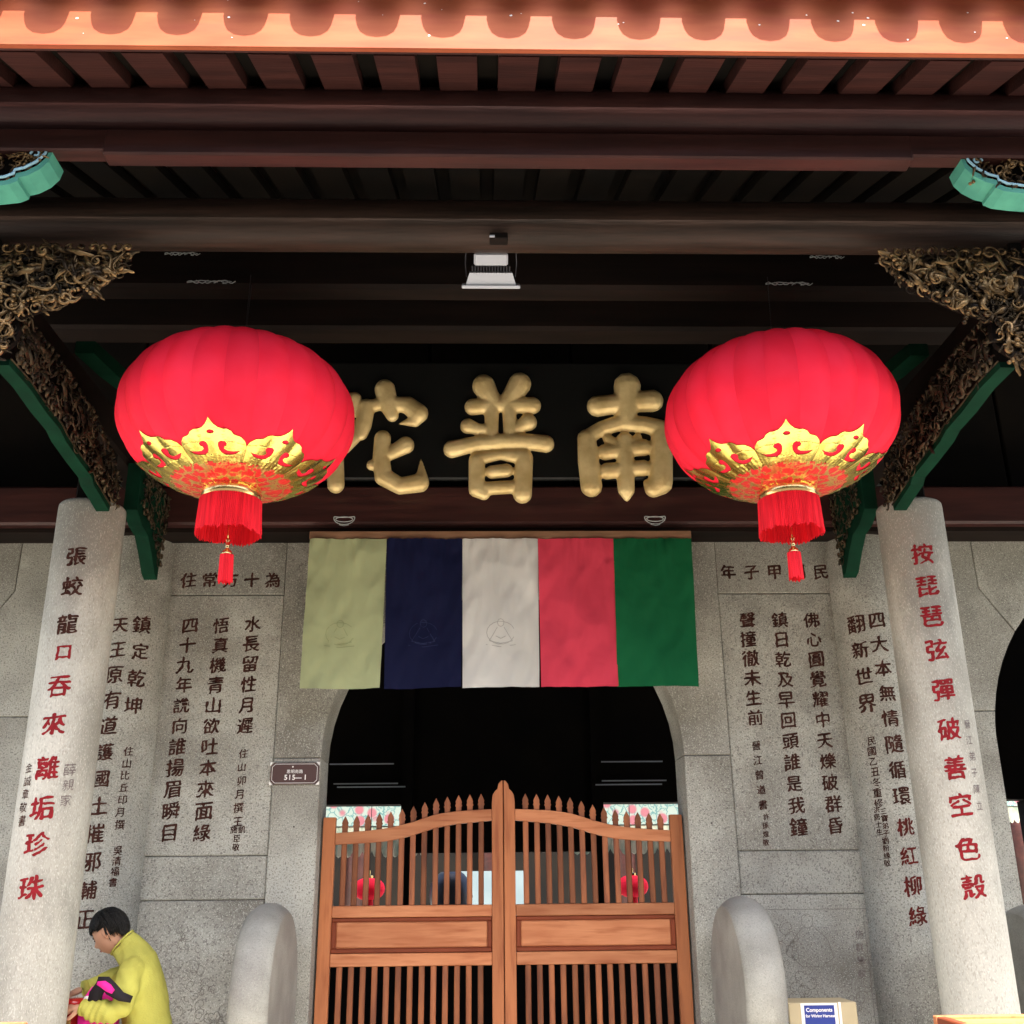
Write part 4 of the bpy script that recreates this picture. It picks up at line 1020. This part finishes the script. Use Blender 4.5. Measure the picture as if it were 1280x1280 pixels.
# trousers and legs
lg = [(0, 0, .86, .13, .15)]; ed = []
for s in (-1, 1):
    i = len(lg); lg += [(.0, s*.09, .80, .095, .095), (-.01, s*.10, .47, .062, .062), (.03, s*.10, .12, .045, .045), (.02, s*.10, .06, .045, .045), (-.13, s*.11, .035, .035, .03)]
    ed += [(0, i), (i, i+1), (i+1, i+2), (i+2, i+3), (i+3, i+4)]
new_obj('trousers', skin_mesh(lg, ed), pw, trous_m)
# body skin: neck, head, arms
# head built as a shaped ellipsoid
def head():
    bm = bmesh.new(); bmesh.ops.create_uvsphere(bm, u_segments=40, v_segments=28, radius=1)
    for v in bm.verts:
        x, y, z = v.co   # facing -X
        f = max(0, -x)
        px, py, pz = x*.086, y*.070, z*.104
        if z < 0:
            py *= 1-.34*z*z*(1 if x < .2 else .5); px += -.010*f*(-z)
            if x > 0: px *= 1-.38*(-z)
        # brow, nose, lips, chin along the profile
        cy = math.exp(-(y/.20)**2)
        px -= f*cy*(.022*math.exp(-((z+.17)/.13)**2))
        px -= f*math.exp(-(y/.12)**2)*.006*math.exp(-((z-.02)/.12)**2)
        px -= f*math.exp(-(y/.30)**2)*(.010*math.exp(-((z+.50)/.07)**2)+.008*math.exp(-((z+.62)/.06)**2)+.012*math.exp(-((z+.86)/.12)**2))
        px += f*math.exp(-((abs(y)-.34)/.15)**2)*.010*math.exp(-((z-.04)/.10)**2)
        v.co = (px, py, pz)
    return bm
tilt = radians(-36); hc = L(-2.060, 5.98, 1.374)
HM = Matrix.Translation(hc) @ Matrix.Rotation(radians(-14), 4, 'Z') @ Matrix.Rotation(tilt, 4, 'Y')
bm = head()
bmesh.ops.transform(bm, matrix=HM, verts=bm.verts)
hd = obj('head', bm, skin_m, pw, True)
for s in (-1, 1):
    bm = bmesh.new(); bmesh.ops.create_uvsphere(bm, u_segments=14, v_segments=10, radius=1, matrix=HM @ Matrix.Translation((.010, s*.068, -.012)) @ Matrix.Rotation(radians(-8), 4, 'Y') @ Matrix.Diagonal((.018, .009, .032, 1)))
    obj('ear', bm, skin_m, hd, True)
    bm = bmesh.new(); bmesh.ops.create_uvsphere(bm, u_segments=12, v_segments=8, radius=1, matrix=HM @ Matrix.Translation((-.072, s*.028, .0)) @ Matrix.Diagonal((.008, .014, .0045, 1)))
    obj('eye', bm, hair_m, hd, True)
    bm = bmesh.new(); tube(bm, [HM @ Vector((-.084, s*.012, .016)), HM @ Vector((-.080, s*.028, .020)), HM @ Vector((-.068, s*.042, .014))], .0028, 5); obj('eyebrow', bm, hair_m, hd, True)
bm = bmesh.new(); tube(bm, [HM @ Vector((-.070, -.020, -.059)), HM @ Vector((-.083, -.008, -.055)), HM @ Vector((-.086, 0, -.055)), HM @ Vector((-.083, .008, -.055)), HM @ Vector((-.070, .020, -.059))], [.002, .004, .004, .004, .002], 6); obj('lips', bm, lip_m, hd, True)
# hair: short, full at the crown, swept over the brow, ears free
bm = bmesh.new(); bmesh.ops.create_uvsphere(bm, u_segments=64, v_segments=40, radius=1)
for v in bm.verts:
    x, y, z = v.co; v.co = Vector((x*.096+.006, y*.080, z*.108+.010))
dele = []
for v in bm.verts:
    x, y, z = v.co
    if (x < -.030 and z < .040) or (x < .030 and z < .016) or (z < -.045 and x < .06) or z < -.07: dele.append(v)
bmesh.ops.delete(bm, geom=dele, context='VERTS')
for v in bm.verts:
    v.co += v.co.normalized()*(noise.noise(v.co*30)*.003+noise.noise(v.co*9)*.005)
r_ = bmesh.ops.extrude_face_region(bm, geom=bm.faces[:])
for g_ in r_['geom']:
    if isinstance(g_, bmesh.types.BMVert): g_.co *= .93
rr = random.Random(5)
def onhead(th, ph, k=1.0):   # th: azimuth (0 = back, pi = face), ph: latitude
    return Vector((.098*k*cos(ph)*cos(th)+.006, .082*k*cos(ph)*sin(th), .110*k*sin(ph)+.010))
for q in range(520):
    th = rr.uniform(0, 2*pi); f = abs((th % (2*pi))-pi)       # 0 at the face
    end = .32+rr.uniform(-.10, .10) if f < .9 else (.20+rr.uniform(-.1, .08) if f < 1.80 else (-.50+rr.uniform(-.22, .12)))
    ph0 = rr.uniform(max(end+.3, .3), 1.45); k = rr.uniform(.985, 1.04); sw = rr.uniform(-.25, .25)+(.25 if f < 1.2 else 0)
    P = [onhead(th+sw*i/4, ph0+(end-ph0)*i/4, k+.012*sin(i/4*pi)-(.02 if i == 4 else 0)) for i in range(5)]
    tube(bm, P, [.0022, .0030, .0030, .0024, .0006], 4)
bmesh.ops.transform(bm, matrix=HM, verts=bm.verts)
obj('hair', bm, hair_m, hd, True)
bm = bmesh.new(); tube(bm, [L(-2.035, 5.98, 1.350), L(-1.995, 5.98, 1.325), L(-1.955, 5.98, 1.285), L(-1.91, 5.985, 1.22)], [.043, .042, .044, .05], 16); obj('neck', bm, skin_m, pw, True)
# yellow top: torso and sleeves fused into one surface
bm = bmesh.new()
def loft(secs, seg=28):
    rings = []
    for x, y, z, rx, ry, lean in secs:
        c = Vector(L(x, y, z)); rings.append([bm.verts.new(c+Vector((rx*cos(2*pi*k/seg), ry*sin(2*pi*k/seg), lean*rx*cos(2*pi*k/seg)))) for k in range(seg)])
    for a_, b_ in zip(rings, rings[1:]):
        for k in range(seg): bm.faces.new((a_[k], a_[(k+1) % seg], b_[(k+1) % seg], b_[k]))
    bm.faces.new(rings[0][::-1]); bm.faces.new(rings[-1])
loft([(-1.815, 5.98, .78, .125, .165, 0), (-1.82, 5.98, .90, .120, .165, .1), (-1.838, 5.98, 1.00, .112, .160, .2), (-1.856, 5.98, 1.09, .105, .160, .35), (-1.876, 5.98, 1.17, .094, .158, .5),
      (-1.892, 5.98, 1.225, .080, .145, .6), (-1.922, 5.98, 1.265, .066, .110, .8), (-1.958, 5.98, 1.300, .055, .068, 1.0), (-1.990, 5.98, 1.322, .048, .056, 1.2)])
def limb(pts, rs):
    P = [Vector(L(*p)) for p in pts]; tube(bm, P, rs, 18)
    for p, r in zip(P[:-1], rs[:-1]): bmesh.ops.create_icosphere(bm, subdivisions=2, radius=r*.99, matrix=Matrix.Translation(p))
limb([(-1.885, 5.86, 1.20), (-1.89, 5.82, 1.17), (-1.885, 5.79, 1.10), (-1.895, 5.775, 1.035), (-1.935, 5.77, 1.010), (-2.02, 5.77, 1.022), (-2.075, 5.775, 1.035)], [.062, .062, .056, .054, .052, .045, .038])
limb([(-1.915, 6.09, 1.18), (-1.98, 6.12, 1.165), (-2.06, 6.10, 1.135), (-2.13, 6.05, 1.115), (-2.165, 6.02, 1.105)], [.060, .056, .052, .046, .037])
me = bpy.data.meshes.new('top'); bm.to_mesh(me); bm.free(); o = new_obj('top', me); md = o.modifiers.new('r', 'REMESH'); md.mode = 'VOXEL'; md.voxel_size = .0075
ms = o.modifiers.new('s', 'SMOOTH'); ms.factor = .5; ms.iterations = 8
bpy.context.view_layer.update(); top = bpy.data.meshes.new_from_object(o.evaluated_get(bpy.context.evaluated_depsgraph_get())); bpy.data.objects.remove(o)
top.materials.clear(); top.polygons.foreach_set('use_smooth', [True]*len(top.polygons))
nrm = [v.normal.copy() for v in top.vertices]
for v, nv in zip(top.vertices, nrm):
    p = v.co; fold = 0
    if p.x < L(-1.93, 0, 0)[0] and p.z < 1.16: fold = .003*(1+noise.noise(p*12))*sin((p.x*1.0-p.z*.35)*150+4*noise.noise(p*9))      # creases across the sleeves
    d = noise.noise(Vector((p.x*9, p.y*7, p.z*5)))*.009+noise.noise(Vector(((p.x+p.z*.6)*24, p.y*6, (p.z-p.x)*7)))*.008
    v.co += nv*(fold+d)
new_obj('yellow_top', top, pw, yellow_s)
bm = bmesh.new(); P = [Vector(L(-1.990, 5.98, 1.322))+Vector((.047*cos(2*pi*k/20), .055*sin(2*pi*k/20), .056*cos(2*pi*k/20))) for k in range(21)]; tube(bm, P, .006, 6); obj('collar', bm, yellow_s, pw, True)
# sleeve folds and cuffs
for c0, c1, r0 in ((L(-2.072, 5.774, 1.034), L(-2.088, 5.777, 1.038), .0395), (L(-2.158, 6.025, 1.107), L(-2.174, 6.012, 1.102), .0395)):
    obj('cuff', tube(bmesh.new(), [c0, c1], r0, 16), yellow_s, pw, True)
# hands: palm, four fingers and thumb, skinned in one mesh each
def hand(w, d, up, side, curl, name='hand'):
    """w wrist, d direction of fingers, up back-of-hand normal, side +1/-1 thumb side"""
    d = Vector(d).normalized(); up = Vector(up).normalized(); lat = d.cross(up).normalized()*side; w = Vector(w)
    nd = [(*w, .021, .019), (*(w+d*.035), .024, .018), (*(w+d*.065), .026, .016)]; e = [(0, 1), (1, 2)]
    for k, (o, ln) in enumerate(((-.027, .062), (-.009, .070), (.009, .066), (.026, .052))):
        i = len(nd); base = w+d*.078-lat*o
        p = base; nd.append((*p, .0098, .0092)); a = 0; e.append((2, i))
        for j, q in enumerate((.42, .32, .26)):
            a += curl*(1+.12*k); dd = d*cos(a)-up*sin(a); p = p+dd*ln*q; nd.append((*p, .0088-.0012*j, .0082-.0012*j)); e.append((i+j, i+j+1))
    i = len(nd); p = w+d*.028+lat*.020; nd.append((*p, .013, .012)); e.append((1, i))
    p = p+(d*.6+lat*.7-up*.3).normalized()*.030; nd.append((*p, .0105, .010)); e.append((i, i+1))
    p = p+(d*.85+lat*.25-up*.4).normalized()*.026; nd.append((*p, .0088, .0085)); e.append((i+1, i+2))
    return new_obj(name, skin_mesh(nd, e, 2, 0), pw, skin_m)
hand(L(-2.085, 5.776, 1.036), (-1, .25, -.10), (.1, -.75, .65), -1, .22)
hand(L(-2.175, 6.008, 1.102), (-.75, -.65, -.35), (-.15, -.1, 1), 1, .35)
# pink carrier strap, black webbing and pouch
def strap(pts, w, th, m, name, up=(0, -1, 0)):
    bm = bmesh.new(); P = [Vector(L(*p)) for p in pts]; prev = None
    for i, p in enumerate(P):
        d = (P[min(i+1, len(P)-1)]-P[max(i-1, 0)]).normalized(); u = Vector(up); n = (u-d*u.dot(d)).normalized(); b = d.cross(n)
        ww = w[i] if isinstance(w, (list, tuple)) else w
        r = [bm.verts.new(p+b*ww/2+n*th), bm.verts.new(p-b*ww/2+n*th), bm.verts.new(p-b*ww/2), bm.verts.new(p+b*ww/2)]
        if prev:
            for k in range(4): bm.faces.new((prev[k], prev[(k+1) % 4], r[(k+1) % 4], r[k]))
        else: bm.faces.new(r)
        prev = r
    bm.faces.new(prev[::-1]); bmesh.ops.recalc_face_normals(bm, faces=bm.faces[:]); return obj(name, bm, m, pw, True)
strap([(-2.0, 5.70, 1.165), (-1.96, 5.695, 1.155), (-1.93, 5.695, 1.125), (-1.88, 5.70, 1.09), (-1.835, 5.72, 1.075)], [.03, .056, .062, .042, .03], .010, black_m, 'black_strap')
strap([(-1.995, 5.684, 1.152), (-1.965, 5.682, 1.146), (-1.94, 5.683, 1.130), (-1.915, 5.685, 1.112)], [.015, .034, .036, .02], .008, pink_m, 'pink_strap')
strap([(-1.99, 5.75, 1.15), (-2.02, 5.76, 1.10), (-2.03, 5.77, 1.04), (-2.01, 5.80, .98), (-1.98, 5.80, .88)], [.05, .065, .07, .07, .07], .012, black_m, 'black_strap')
strap([(-2.035, 5.80, 1.12), (-2.06, 5.80, 1.07), (-2.065, 5.81, 1.01), (-2.05, 5.82, .93), (-2.02, 5.83, .84)], [.04, .06, .09, .12, .14], .02, pink_m, 'pink_strap')
bm = bmesh.new(); bmesh.ops.create_uvsphere(bm, u_segments=24, v_segments=16, radius=1, matrix=Matrix.Translation(L(-2.03, 5.87, .96)) @ Matrix.Diagonal((.095, .10, .14, 1)))
obj('pink_pouch', bm, pink_m, pw, True)
strap([(-2.075, 5.79, 1.085), (-2.07, 5.785, 1.055), (-2.065, 5.79, 1.03)], [.02, .035, .02], .01, white_p, 'white_cloth')
strap([(-2.01, 5.765, .955), (-2.03, 5.765, .925), (-2.06, 5.77, .895)], [.012, .012, .012], .006, white_p, 'white_cloth')

bpy.data.objects.remove(_to)
